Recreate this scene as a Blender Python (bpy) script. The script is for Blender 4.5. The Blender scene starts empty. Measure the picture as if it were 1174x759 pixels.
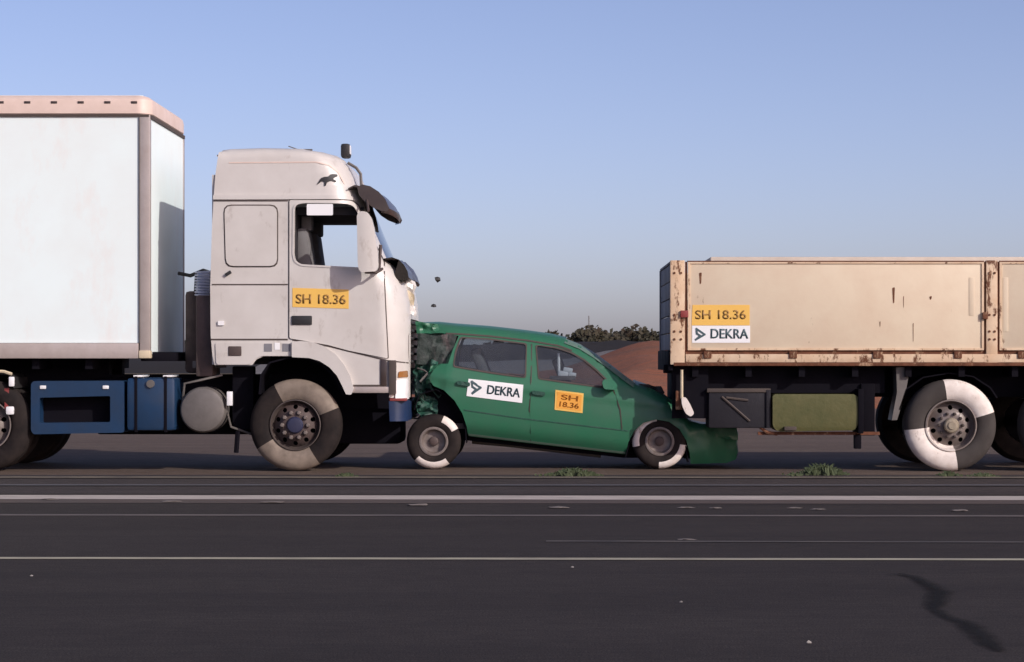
import bpy, bmesh, math, random
from mathutils import Vector, Matrix, noise
R = math.radians
C = bpy.context.scene.collection
SC = bpy.context.scene
rnd = random.Random(7)

# ------------------------------------------------------------------ camera
CAMY, CAMZ, S = -26.0, 1.2745, 102.0          # metres from the vehicles' near sides, eye height, scale of the measurements
cd = bpy.data.cameras.new('camera')
cd.sensor_width = 36.0
cd.lens = 36.0 * (S * 26.0) / 1174.0
cd.shift_x = -39.0 / 1174.0
cd.shift_y = 30.5 / 1174.0
cd.clip_start = 0.1
cd.clip_end = 6000
cam = bpy.data.objects.new('camera', cd)
C.objects.link(cam)
cam.location = (0, CAMY, CAMZ)
cam.rotation_euler = (R(90), 0, 0)
SC.camera = cam

# ------------------------------------------------------------------ sky, sun, exposure
EL, AZ = R(27), R(40)                          # sun height; degrees from +X towards the camera side
w = bpy.data.worlds.new("World")
SC.world = w
w.use_nodes = True
nt = w.node_tree
bg = nt.nodes['Background']
sky = nt.nodes.new('ShaderNodeTexSky')
sky.sky_type = 'NISHITA'
sky.sun_disc = False
sky.sun_elevation = EL
sky.sun_rotation = math.atan2(math.cos(AZ), -math.sin(AZ))
sky.air_density = 0.6
sky.dust_density = 1.45
sky.ozone_density = 3.0
tint = nt.nodes.new('ShaderNodeMix'); tint.data_type = 'RGBA'; tint.blend_type = 'MULTIPLY'
tint.inputs[0].default_value = 1.0
tint.inputs[7].default_value = (1.20, 0.945, 0.93, 1)
nt.links.new(sky.outputs[0], tint.inputs[6])
nt.links.new(tint.outputs[2], bg.inputs[0])
bg.inputs[1].default_value = 0.122
sd = bpy.data.lights.new('sun', 'SUN')
sd.energy = 2.6
sd.angle = R(0.5)
sd.color = (1.0, 0.95, 0.89)
sun = bpy.data.objects.new('sun', sd)
C.objects.link(sun)
sdir = Vector((math.cos(AZ) * math.cos(EL), -math.sin(AZ) * math.cos(EL), math.sin(EL)))
sun.rotation_euler = sdir.to_track_quat('Z', 'Y').to_euler()
sun.location = sdir * 60
SC.view_settings.view_transform = 'Standard'
SC.view_settings.look = 'None'
SC.view_settings.exposure = 0.42
SC.view_settings.gamma = 1.0

# ------------------------------------------------------------------ materials
def _m(name):
    m = bpy.data.materials.new(name); m.use_nodes = True
    return m, m.node_tree, m.node_tree.nodes['Principled BSDF']

def _noise(t, scale, detail=4, vec=None, rough=0.6, stretch=None):
    n = t.nodes.new('ShaderNodeTexNoise')
    n.inputs['Scale'].default_value = scale; n.inputs['Detail'].default_value = detail
    n.inputs['Roughness'].default_value = rough
    g = t.nodes.new('ShaderNodeTexCoord'); o = g.outputs['Object']
    if stretch:
        mp = t.nodes.new('ShaderNodeMapping'); mp.inputs['Scale'].default_value = stretch
        t.links.new(o, mp.inputs[0]); o = mp.outputs[0]
    t.links.new(o, n.inputs['Vector'])
    return n

def _ramp(t, src, a, b, ca=(0, 0, 0, 1), cb=(1, 1, 1, 1)):
    r = t.nodes.new('ShaderNodeValToRGB')
    r.color_ramp.elements[0].position = a; r.color_ramp.elements[0].color = ca
    r.color_ramp.elements[1].position = b; r.color_ramp.elements[1].color = cb
    t.links.new(src, r.inputs[0]); return r

def _mix(t, fac, a, b):
    x = t.nodes.new('ShaderNodeMix'); x.data_type = 'RGBA'
    if isinstance(fac, float): x.inputs[0].default_value = fac
    else: t.links.new(fac, x.inputs[0])
    for i, v in ((6, a), (7, b)):
        if isinstance(v, tuple): x.inputs[i].default_value = (*v[:3], 1)
        else: t.links.new(v, x.inputs[i])
    return x.outputs[2]

def paint(name, rgb, rough=0.45, metal=0.0, spec=.5, dirt=(0.10, 0.08, 0.06), amount=0.3, scale=3.0, coat=0.0, bump=0.02, stretch=None,
          dirt2=None, amount2=0.0, scale2=9.0, lo2=0.60, hi2=0.68):
    m, t, p = _m(name)
    n = _noise(t, scale, 6, stretch=stretch)
    f = _ramp(t, n.outputs[0], 0.35, 0.8, (0, 0, 0, 1), (amount, amount, amount, 1))
    col = _mix(t, f.outputs[0], rgb, dirt)
    if dirt2:
        n2 = _noise(t, scale2, 7, stretch=(1, 1, 0.45), rough=0.7)
        f2 = _ramp(t, n2.outputs[0], lo2, hi2, (0, 0, 0, 1), (amount2, amount2, amount2, 1))
        col = _mix(t, f2.outputs[0], col, dirt2)
    t.links.new(col, p.inputs['Base Color'])
    r = _ramp(t, n.outputs[0], 0.3, 0.8, (rough * .85,) * 3 + (1,), (min(1, rough * 1.25),) * 3 + (1,))
    t.links.new(r.outputs[0], p.inputs['Roughness'])
    p.inputs['Metallic'].default_value = metal
    p.inputs['Specular IOR Level'].default_value = spec
    p.inputs['Coat Weight'].default_value = coat
    p.inputs['Coat Roughness'].default_value = 0.12
    if bump:
        b = t.nodes.new('ShaderNodeBump'); b.inputs['Strength'].default_value = bump * 8; b.inputs['Distance'].default_value = 0.01
        n3 = _noise(t, scale * 3, 3)
        t.links.new(n3.outputs[0], b.inputs['Height']); t.links.new(b.outputs[0], p.inputs['Normal'])
    return m

def glass(name, rgb, opacity, rough=0.02):
    m, t, p = _m(name)
    t.nodes.remove(p)
    out = [n for n in t.nodes if n.type == 'OUTPUT_MATERIAL'][0]
    tr = t.nodes.new('ShaderNodeBsdfTransparent'); tr.inputs[0].default_value = (*rgb, 1)
    gl = t.nodes.new('ShaderNodeBsdfGlossy'); gl.inputs['Roughness'].default_value = rough; gl.inputs[0].default_value = (.9, .9, .9, 1)
    df = t.nodes.new('ShaderNodeBsdfDiffuse'); df.inputs[0].default_value = (.25, .24, .23, 1)
    n = _noise(t, 4, 4); rr = _ramp(t, n.outputs[0], .3, .8, (opacity * .6,) * 3 + (1,), (min(1, opacity * 1.5),) * 3 + (1,))
    fr = t.nodes.new('ShaderNodeFresnel'); fr.inputs[0].default_value = 1.5
    a = t.nodes.new('ShaderNodeMixShader'); b = t.nodes.new('ShaderNodeMixShader')
    t.links.new(rr.outputs[0], a.inputs[0]); t.links.new(tr.outputs[0], a.inputs[1]); t.links.new(df.outputs[0], a.inputs[2])
    t.links.new(fr.outputs[0], b.inputs[0]); t.links.new(a.outputs[0], b.inputs[1]); t.links.new(gl.outputs[0], b.inputs[2])
    t.links.new(b.outputs[0], out.inputs[0])
    return m

M = dict(
    cab=paint('cab_paint', (0.58, 0.55, 0.515), .38, amount=.38, dirt=(.30, .255, .22), scale=1.6, coat=.25, dirt2=(.28, .23, .19), amount2=.35, scale2=5),
    white_box=paint('box_panel_white', (0.76, 0.86, 0.85), .55, amount=.25, dirt=(.62, .57, .53), scale=1.3, dirt2=(.72, .48, .40), amount2=.40, scale2=1.2, lo2=.55, hi2=.8, bump=.01),
    rail=paint('box_rail_cream', (0.66, 0.52, 0.45), .5, amount=.35, dirt=(.40, .28, .22), scale=4),
    alu=paint('aluminium', (0.46, 0.40, 0.37), .45, .35, amount=.4, dirt=(.22, .17, .14), scale=5),
    beige=paint('dropside_beige', (0.65, 0.545, 0.40), .6, amount=.45, dirt=(.52, .36, .25), scale=2.6, dirt2=(.16, .07, .03), amount2=.9, scale2=5.5, lo2=.675, hi2=.73),
    beige_rust=paint('dropside_beige_rusty', (0.68, 0.52, 0.36), .65, amount=.6, dirt=(.46, .25, .12), scale=4, dirt2=(.12, .040, .012), amount2=1, scale2=8, lo2=.545, hi2=.61, bump=.05),
    rust=paint('rusty_steel', (0.15, 0.05, 0.02), .85, amount=.8, dirt=(.04, .015, .008), scale=12, bump=.06, dirt2=(.5, .33, .2), amount2=.7, scale2=8, lo2=.58, hi2=.66),
    grey_board=paint('weathered_grey_board', (0.20, 0.20, 0.22), .75, amount=.6, dirt=(.12, .10, .10), scale=4, stretch=(1, 1, .3)),
    green=paint('green_paint', (0.021, 0.135, 0.068), .46, amount=.55, dirt=(.042, .10, .065), scale=3.5, coat=.12, bump=.006),
    greentrim=paint('green_trim', (0.13, 0.20, 0.155), .4, amount=.3, dirt=(.05, .10, .07), scale=4, coat=.3, bump=.006),
    torn=paint('torn_body_metal', (0.016, 0.082, 0.055), .5, amount=.8, dirt=(.04, .055, .05), scale=9, bump=.1),
    blue=paint('blue_paint', (0.007, 0.033, 0.085), .42, amount=.6, dirt=(.012, .022, .04), scale=3, coat=.2),
    black=paint('black_plastic', (0.014, 0.014, 0.016), .6, amount=.4, dirt=(.05, .04, .035), scale=5),
    seal=paint('rubber_seal', (0.06, 0.045, 0.04), .8, amount=.3, scale=5, bump=0),
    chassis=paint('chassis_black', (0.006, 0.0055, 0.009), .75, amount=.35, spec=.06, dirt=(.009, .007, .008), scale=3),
    boxgrey=paint('dark_grey_box', (0.016, 0.015, 0.020), .7, spec=.25, amount=.5, dirt=(.015, .013, .015), scale=4, bump=.05),
    olive=paint('olive_tank', (0.098, 0.092, 0.034), .6, spec=.3, amount=.8, dirt=(.055, .065, .022), scale=5, dirt2=(.16, .06, .02), amount2=.8, scale2=4, lo2=.62, hi2=.68, bump=.06),
    tyre=paint('tyre_rubber', (0.014, 0.0115, 0.0115), .85, spec=.12, amount=.8, dirt=(.045, .034, .030), scale=5),
    tyre_dusty=paint('tyre_rubber_dusty', (0.055, 0.047, 0.043), .85, spec=.25, amount=.6, dirt=(.03, .025, .023), scale=5),
    chalk=paint('tyre_white_paint', (0.74, 0.67, 0.61), .7, amount=.5, dirt=(.38, .29, .23), scale=9, dirt2=(.22, .15, .11), amount2=.8, scale2=12, lo2=.60, hi2=.70),
    chalk_tan=paint('tyre_tan_paint', (0.225, 0.178, 0.138), .75, amount=.9, dirt=(.08, .062, .05), scale=6),
    rim=paint('rim_steel', (0.10, 0.08, 0.072), .5, .3, amount=.6, dirt=(.05, .035, .03), scale=14),
    rim_light=paint('rim_pale', (0.20, 0.17, 0.155), .5, .2, amount=.7, dirt=(.09, .055, .04), scale=12),
    hub=paint('hub_bronze', (0.35, 0.30, 0.22), .45, .4, amount=.5, dirt=(.12, .07, .04), scale=16),
    lamp=paint('lamp_white', (0.85, 0.84, 0.84), .2, amount=.15, scale=5, coat=.6),
    amber=paint('amber_lens', (0.30, 0.12, 0.03), .25, amount=.2, coat=.5),
    red=paint('red_paint', (0.26, 0.03, 0.03), .5, amount=.4),
    brown=paint('brown_smoked_plastic', (0.035, 0.022, 0.020), .35, amount=.4, coat=.25),
    brownback=paint('brown_rear_panel', (0.075, 0.050, 0.045), .7, amount=.6, dirt=(.03, .025, .025), scale=6),
    interior=paint('interior_dark', (0.012, 0.012, 0.018), .8, amount=.3),
    seat=paint('seat_fabric', (0.17, 0.165, 0.17), .9, amount=.4, scale=8),
    yellow=paint('sticker_yellow', (0.78, 0.47, 0.10), .5, amount=.12, dirt=(.5, .3, .1), bump=0),
    yellow_dk=paint('sticker_lettering_ochre', (0.30, 0.16, 0.035), .5, amount=.1, bump=0),
    orange=paint('sticker_orange', (0.80, 0.36, 0.05), .5, amount=.1, bump=0),
    orange_dk=paint('sticker_lettering_orange', (0.46, 0.15, 0.015), .5, amount=.1, bump=0),
    sticker=paint('sticker_white', (0.80, 0.80, 0.80), .45, amount=.12, dirt=(.6, .58, .55), bump=0),
    ink=paint('sticker_ink', (0.045, 0.085, 0.10), .5, amount=.1, bump=0),
    galv=paint('galvanised_grey', (0.15, 0.135, 0.125), .55, .2, amount=.5, dirt=(.05, .045, .04), scale=6),
    pale=paint('pale_post', (0.62, 0.52, 0.36), .6, amount=.4),
    cargo=paint('concrete_ballast', (0.62, 0.53, 0.44), .85, amount=.4, dirt=(.42, .33, .26), scale=6),
    hose_blue=paint('hose_blue', (0.06, 0.14, 0.38), .4, amount=.3),
    hose_white=paint('hose_white', (0.42, 0.44, 0.56), .4, amount=.3),
    bark=paint('bark', (0.07, 0.05, 0.035), .9),
    navy=paint('hub_navy', (0.018, 0.022, 0.06), .5, amount=.4, dirt=(.03, .025, .03)),
    bumper_blue=paint('bumper_blue', (0.004, 0.02, 0.07), .5, amount=.5, dirt=(.01, .015, .03)),
    clear=glass('clear_glass', (.93, .95, .96), .03),
    dusty=glass('dusty_window_glass', (.82, .86, .88), .06),
    cabglass=glass('windscreen_glass', (.40, .43, .48), .12),
)

# ------------------------------------------------------------------ mesh helpers
def P(px, py, Y=0.0):
    """photo measurement -> metres on the upright plane at depth Y"""
    k = (26.0 + Y) / 26.0
    return ((px - 626) / S * k, CAMZ + (410 - py) / S * k)

def L(pts, Y=0.0): return [P(a, b, Y) for a, b in pts]

def finish(name, bm, mat, parent=None, loc=None, smooth=True, ang=0.6, keep=False):
    bmesh.ops.recalc_face_normals(bm, faces=bm.faces)
    if smooth:
        for f in bm.faces: f.smooth = True
        for e in bm.edges:
            if len(e.link_faces) != 2 or e.calc_face_angle(0) > ang: e.smooth = False
    o_loc = Vector((0, 0, 0))
    root = parent
    while root is not None:
        o_loc += root.location; root = root.parent
    if loc is not None: off = Vector(loc)
    else: off = o_loc
    if not keep: bmesh.ops.translate(bm, vec=-off, verts=bm.verts)
    me = bpy.data.meshes.new(name)
    bm.to_mesh(me); bm.free()
    o = bpy.data.objects.new(name, me)
    if mat is not None: me.materials.append(mat)
    C.objects.link(o)
    o.parent = parent
    if loc is not None: o.location = off - o_loc
    return o

def thing(name, label, cat, loc=(0, 0, 0), group=None):
    o = bpy.data.objects.new(name, None); C.objects.link(o)
    o.empty_display_size = .3
    o.location = loc; o['label'] = label; o['category'] = cat
    if group: o['group'] = group
    return o

def tag(o, label=None, cat=None, group=None, kind=None):
    if label: o['label'] = label
    if cat: o['category'] = cat
    if group: o['group'] = group
    if kind: o['kind'] = kind
    return o

def a_box(bm, x0, x1, y0, y1, z0, z1, bev=0.0, rot=None):
    r = bmesh.ops.create_cube(bm, size=1)
    vs = r['verts']
    bmesh.ops.scale(bm, vec=(x1 - x0, y1 - y0, z1 - z0), verts=vs)
    if bev:
        es = list({e for v in vs for e in v.link_edges})
        q = bmesh.ops.bevel(bm, geom=es, offset=bev, segments=2, affect='EDGES', profile=.6)
        vs = list({v for f in q['faces'] for v in f.verts} | {v for v in vs if v.is_valid})
    if rot: bmesh.ops.rotate(bm, cent=(0, 0, 0), matrix=Matrix.Rotation(rot, 3, 'Y'), verts=vs)
    bmesh.ops.translate(bm, vec=((x0 + x1) / 2, (y0 + y1) / 2, (z0 + z1) / 2), verts=vs)
    return vs

def box(x0, x1, y0, y1, z0, z1, bev=0.0, rot=None):
    bm = bmesh.new(); a_box(bm, min(x0, x1), max(x0, x1), y0, y1, min(z0, z1), max(z0, z1), bev, rot); return bm

def pbox(a, b, c, d, y0, y1, bev=0.0, Y=0.0):
    """box from two measured corners (left, top, right, bottom)"""
    x0, z1 = P(a, b, Y); x1, z0 = P(c, d, Y)
    return box(x0, x1, y0, y1, z0, z1, bev)

def a_tube(bm, pts, r, seg=8, cap=True, r2=None):
    pts = [Vector(p) for p in pts]
    rings = []
    for i, p in enumerate(pts):
        d = (pts[min(i + 1, len(pts) - 1)] - pts[max(i - 1, 0)]).normalized()
        u = d.orthogonal().normalized() if i == 0 else (rings_u - rings_u.dot(d) * d).normalized()
        rings_u = u
        v = d.cross(u)
        rr = r if r2 is None else r + (r2 - r) * i / (len(pts) - 1)
        rings.append([bm.verts.new(p + rr * (math.cos(6.28318 * k / seg) * u + math.sin(6.28318 * k / seg) * v)) for k in range(seg)])
    for a, b in zip(rings, rings[1:]):
        for k in range(seg): bm.faces.new((a[k], a[(k + 1) % seg], b[(k + 1) % seg], b[k]))
    if cap:
        bm.faces.new(rings[0][::-1]); bm.faces.new(rings[-1])
    return bm

def tube(pts, r, seg=8, r2=None): return a_tube(bmesh.new(), pts, r, seg, True, r2)

def a_lathe(bm, prof, seg=48, a0=0.0, a1=360.0, cx=0, cz=0, cy=0):
    """profile [(radius, y)] turned about the Y axis"""
    full = abs(a1 - a0) >= 359.9
    n = seg if full else max(2, int(seg * abs(a1 - a0) / 360)) + 1
    cols = []
    for k in range(n):
        t = R(a0 + (a1 - a0) * k / (n if full else n - 1))
        cols.append([bm.verts.new((cx + r * math.cos(t), cy + y, cz + r * math.sin(t))) for r, y in prof])
    for k in range(n if full else n - 1):
        a, b = cols[k], cols[(k + 1) % n]
        for i in range(len(prof) - 1):
            bm.faces.new((a[i], b[i], b[i + 1], a[i + 1]))
    bmesh.ops.remove_doubles(bm, verts=bm.verts, dist=1e-5)
    return bm

def lathe(prof, seg=48, a0=0.0, a1=360.0, **k): return a_lathe(bmesh.new(), prof, seg, a0, a1, **k)

def rounded(pts, r=0.05, n=4):
    out = []
    N = len(pts)
    for i in range(N):
        p = Vector(pts[i]); a = Vector(pts[i - 1]); b = Vector(pts[(i + 1) % N])
        da, db = (a - p), (b - p)
        rr = min(r, da.length * .45, db.length * .45)
        s, e = p + da.normalized() * rr, p + db.normalized() * rr
        for k in range(n + 1):
            t = k / n
            out.append(tuple((1 - t) ** 2 * s + 2 * t * (1 - t) * p + t * t * e))
    return out

def sheet(outer, holes=(), yfun=None, thick=0.03, xs=(), zs=(), off=0.0, mirror=None):
    """upright sheet cut to an outline with real openings, sliced and bent to yfun(x, z)"""
    bm = bmesh.new()
    es = []
    for loop in [outer] + list(holes):
        vs = [bm.verts.new((x, 0, z)) for x, z in loop]
        es += [bm.edges.new((vs[i], vs[(i + 1) % len(vs)])) for i in range(len(vs))]
    bmesh.ops.triangle_fill(bm, use_beauty=True, use_dissolve=False, edges=es, normal=(0, -1, 0))
    for x in xs:
        bmesh.ops.bisect_plane(bm, geom=bm.verts[:] + bm.edges[:] + bm.faces[:], plane_co=(x, 0, 0), plane_no=(1, 0, 0), dist=1e-5)
    for z in zs:
        bmesh.ops.bisect_plane(bm, geom=bm.verts[:] + bm.edges[:] + bm.faces[:], plane_co=(0, 0, z), plane_no=(0, 0, 1), dist=1e-5)
    r = bmesh.ops.extrude_face_region(bm, geom=bm.faces[:])
    back = {v for v in r['geom'] if isinstance(v, bmesh.types.BMVert)}
    f = yfun or (lambda x, z: 0.0)
    for v in bm.verts:
        y = f(v.co.x, v.co.z) + off
        v.co.y = y + (thick if v in back else 0)
        if mirror is not None: v.co.y = 2 * mirror - v.co.y
    return bm

def frange(a, b, n): return [a + (b - a) * i / n for i in range(n + 1)]

def inset(bm, thick):
    """give an open skin its thickness along its own normals"""
    bm.normal_update()
    nn = [(v.co.copy(), v.normal.copy()) for v in bm.verts]
    key = {tuple(round(c, 5) for c in a): b for a, b in nn}
    r = bmesh.ops.extrude_face_region(bm, geom=bm.faces[:])
    for v in r['geom']:
        if isinstance(v, bmesh.types.BMVert): v.co += key[tuple(round(c, 5) for c in v.co)] * thick

def strip(prof, yfun, ymid, crown=(0, 0), n=10, thick=0.03):
    """skin running across the vehicle between the two side sheets along an (x, z) profile"""
    bm = bmesh.new()
    rows = []
    for i, (x, z) in enumerate(prof):
        a = Vector(prof[max(i - 1, 0)]); b = Vector(prof[min(i + 1, len(prof) - 1)])
        t = (b - a).normalized(); nrm = Vector((t.y, -t.x))
        y0 = yfun(x, z)
        row = []
        for k in range(n + 1):
            s = k / n
            c = math.sin(math.pi * s) ** 0.7
            row.append(bm.verts.new((x + crown[0] * c, y0 + (2 * ymid - 2 * y0) * s, z + crown[1] * c)))
        rows.append(row)
    for a, b in zip(rows, rows[1:]):
        for k in range(n): bm.faces.new((a[k], a[k + 1], b[k + 1], b[k]))
    inset(bm, thick)
    return bm

def text_bm(body, h, width=None):
    cu = bpy.data.curves.new('t', 'FONT'); cu.body = body; cu.size = 1.0; cu.extrude = 0.0; cu.offset = 0.012
    o = bpy.data.objects.new('t', cu); C.objects.link(o)
    dg = bpy.context.evaluated_depsgraph_get()
    me = bpy.data.meshes.new_from_object(o.evaluated_get(dg))
    bm = bmesh.new(); bm.from_mesh(me)
    bpy.data.objects.remove(o); bpy.data.curves.remove(cu); bpy.data.meshes.remove(me)
    xs = [v.co.x for v in bm.verts]; ys = [v.co.y for v in bm.verts]
    sx = (width / (max(xs) - min(xs))) if width else h / (max(ys) - min(ys)); sy = h / (max(ys) - min(ys))
    x0, y0 = min(xs), min(ys)
    for v in bm.verts: v.co = Vector(((v.co.x - x0) * sx, 0, (v.co.y - y0) * sy))
    dup = bmesh.ops.duplicate(bm, geom=bm.faces[:])
    bmesh.ops.translate(bm, vec=(h * .045, -.0005, h * .012), verts=[v for v in dup['geom'] if isinstance(v, bmesh.types.BMVert)])
    r = bmesh.ops.extrude_face_region(bm, geom=bm.faces[:])
    bmesh.ops.translate(bm, vec=(0, -.0015, 0), verts=[v for v in r['geom'] if isinstance(v, bmesh.types.BMVert)])
    return bm

def lettering(name, body, quad, y, mat, parent):
    """quad = measured (left, top-left y, right, top-right y, height) all in photo units at plane y"""
    (xa, ya, xb, yb, hh) = quad
    x0, z0 = P(xa, ya + hh, y); x1, z1 = P(xb, yb + hh, y)
    h = hh / S * (26 + y) / 26
    wd = math.hypot(x1 - x0, z1 - z0); an = math.atan2(z1 - z0, x1 - x0)
    bm = text_bm(body, h, wd)
    bmesh.ops.rotate(bm, cent=(0, 0, 0), matrix=Matrix.Rotation(-an, 3, 'Y'), verts=bm.verts)
    bmesh.ops.translate(bm, vec=(x0, y, z0), verts=bm.verts)
    return finish(name, bm, mat, parent, smooth=False)

def triangle_logo(name, pts, y, parent, wd=.022):
    bm = bmesh.new()
    q = L(pts, y)
    for a, b in zip(q, q[1:]):
        d = Vector((b[0] - a[0], b[1] - a[1])); n = Vector((-d.y, d.x)).normalized() * wd / 2; e = d.normalized() * wd * .35
        c = [Vector(a) - e + n, Vector(a) - e - n, Vector(b) + e - n, Vector(b) + e + n]
        f = [bm.verts.new((v.x, y, v.y)) for v in c]; g = [bm.verts.new((v.x, y - .002 - .0004 * q.index(a), v.y)) for v in c]
        bm.faces.new(f); bm.faces.new(g[::-1])
        for k in range(4): bm.faces.new((f[k], f[(k + 1) % 4], g[(k + 1) % 4], g[k]))
    return finish(name, bm, M['ink'], parent, smooth=False)

def copy_tree(o, parent=None):
    c = o.copy(); C.objects.link(c)
    if parent is not None: c.parent = parent
    for ch in list(o.children): copy_tree(ch, c)
    return c

def circle(cx, cz, r, n=20): return [(cx + r * math.cos(6.28318 * k / n), cz + r * math.sin(6.28318 * k / n)) for k in range(n)]

# ------------------------------------------------------------------ ground
def ground_sheet(name, x0, x1, y0, y1, z, mat, skew=0.0, kind='structure', segs=1):
    bm = bmesh.new()
    for i in range(segs):
        a = x0 + (x1 - x0) * i / segs; b = x0 + (x1 - x0) * (i + 1) / segs
        vs = [bm.verts.new(p) for p in ((a, y0 + skew * a, z), (b, y0 + skew * b, z), (b, y1 + skew * b, z), (a, y1 + skew * a, z))]
        bm.faces.new(vs)
    bmesh.ops.remove_doubles(bm, verts=bm.verts, dist=1e-5)
    o = finish(name, bm, mat, None, smooth=False)
    o['kind'] = kind
    return o

def asphalt(name, base, light, streak, fine=.55, rough=.9, patch=.35):
    m, t, p = _m(name)
    n1 = _noise(t, 1.0, 5, stretch=(.35, .9, 1))
    n2 = _noise(t, 90, 3)
    n3 = _noise(t, 1.0, 6, stretch=(.12, 3.2, 1))
    f1 = _ramp(t, n1.outputs[0], .35, .7, (0, 0, 0, 1), (patch,) * 3 + (1,))
    c = _mix(t, f1.outputs[0], base, light)
    f3 = _ramp(t, n3.outputs[0], .5, .72, (0, 0, 0, 1), (.6,) * 3 + (1,))
    c = _mix(t, f3.outputs[0], c, streak)
    f2 = _ramp(t, n2.outputs[0], .35, .7, (1 - fine,) * 3 + (1,), (1 + fine,) * 3 + (1,))
    mm = t.nodes.new('ShaderNodeMix'); mm.data_type = 'RGBA'; mm.blend_type = 'MULTIPLY'; mm.inputs[0].default_value = 1
    n4 = _noise(t, 11, 4, stretch=(.5, 1.6, 1)); f4 = _ramp(t, n4.outputs[0], .3, .72, (.74, .74, .74, 1), (1.26, 1.26, 1.26, 1))
    m4 = t.nodes.new('ShaderNodeMix'); m4.data_type = 'RGBA'; m4.blend_type = 'MULTIPLY'; m4.inputs[0].default_value = 1
    t.links.new(c, m4.inputs[6]); t.links.new(f4.outputs[0], m4.inputs[7])
    t.links.new(m4.outputs[2], mm.inputs[6]); t.links.new(f2.outputs[0], mm.inputs[7])
    t.links.new(mm.outputs[2], p.inputs['Base Color'])
    p.inputs['Roughness'].default_value = rough
    p.inputs['Specular IOR Level'].default_value = .2
    b = t.nodes.new('ShaderNodeBump'); b.inputs['Strength'].default_value = .35; b.inputs['Distance'].default_value = .01
    t.links.new(n2.outputs[0], b.inputs['Height']); t.links.new(b.outputs[0], p.inputs['Normal'])
    return m

m_field = asphalt('dry_field', (.20, .15, .095), (.12, .12, .05), (.28, .21, .14), .4)
m_dark = asphalt('asphalt_dark', (.0255, .0195, .0180), (.040, .032, .029), (.0175, .0140, .0138), .7, patch=.7)
m_mid = asphalt('asphalt_worn', (.040, .032, .032), (.060, .050, .047), (.026, .021, .022), .45, patch=.6)
m_pale = asphalt('concrete_apron', (.098, .068, .052), (.130, .096, .074), (.068, .045, .034), .3, patch=.7)

def worn(name, col, under, lo, hi):
    m, t, p = _m(name)
    n = _noise(t, 6, 6, stretch=(.25, 2, 1), rough=.75)
    f = _ramp(t, n.outputs[0], lo, hi)
    t.links.new(_mix(t, f.outputs[0], col, under), p.inputs['Base Color']); p.inputs['Roughness'].default_value = .85
    return m

SK = .016
ground_sheet('ground', -3000, 3000, -60, 4000, -.012, m_field)
ground_sheet('apron', -160, 160, -2.2, 46, -.008, m_pale, 0)
ground_sheet('asphalt_shoulder', -120, 120, -6.2, -.75, -.004, m_mid, 0)
ground_sheet('asphalt_road', -120, 120, -45, -4.35, 0.0, m_dark, -SK)
def dist(py): return CAMZ * S * 26 / (py - 410) - 26
ground_sheet('edge_strip', -60, 60, dist(573.2), dist(568.6), .004, worn('worn_white_strip', (.42, .37, .33), (.15, .12, .11), .47, .72), -SK * 1.1)
ground_sheet('strip_border', -60, 60, dist(577.5), dist(573.2) - .01, .003, worn('rust_stained_border', (.065, .04, .03), (.04, .034, .034), .4, .7), -SK * 1.1)
ground_sheet('yellow_line', -60, 60, dist(642.3), dist(640.1), .004, worn('worn_pale_yellow_line', (.36, .33, .24), (.14, .12, .10), .44, .70), -SK)
ground_sheet('pavement_seam', -60, 60, dist(592.2), dist(590.6), .004, worn('pale_seam', (.13, .105, .095), (.045, .038, .038), .40, .65), -SK)
ground_sheet('pavement_seam', -60, 60, dist(548.3), dist(546.8), .004, worn('pale_seam_far', (.17, .14, .10), (.05, .043, .04), .45, .6), -SK * .3)
ground_sheet('pavement_seam', -60, 60, dist(557.2), dist(555.6), .004, worn('bluish_seam', (.075, .075, .09), (.045, .04, .042), .35, .6), -SK * .3)
ground_sheet('pavement_seam', .0, 60, dist(621.5), dist(620.3), .004, worn('faint_seam', (.10, .085, .075), (.034, .029, .030), .42, .6), -SK * 1.6)

# tar repair squiggle on the right
def gpos(px, py):
    d = CAMZ * S * 26 / (py - 410)
    return ((px - 626) / (S * 26) * d, d - 26)
def tar(name, pts, mat):
    bm = bmesh.new(); uv = bm.loops.layers.uv.new('UVMap'); prev = None
    P2 = [(Vector((*gpos(a, b), 0)), wd) for a, b, wd in pts]
    dense = []
    for (p, wa), (q, wb) in zip(P2, P2[1:]):
        for k in range(6):
            t = k / 6; dense.append((p.lerp(q, t), wa + (wb - wa) * t))
    dense.append(P2[-1])
    for i, (p, wd) in enumerate(dense):
        d = (dense[min(i + 2, len(dense) - 1)][0] - dense[max(i - 2, 0)][0]).normalized(); n = Vector((-d.y, d.x, 0)) * wd * .85
        a, b = bm.verts.new(p + n + Vector((0, 0, .0085))), bm.verts.new(p - n + Vector((0, 0, .0085)))
        if prev:
            f = bm.faces.new((prev[0], prev[1], b, a))
            for l, c in zip(f.loops, ((0, i - 1), (1, i - 1), (1, i), (0, i))): l[uv].uv = (c[0], c[1] / 10)
        prev = (a, b)
    return tag(finish(name, bm, mat, None, smooth=False), kind='structure')
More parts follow.
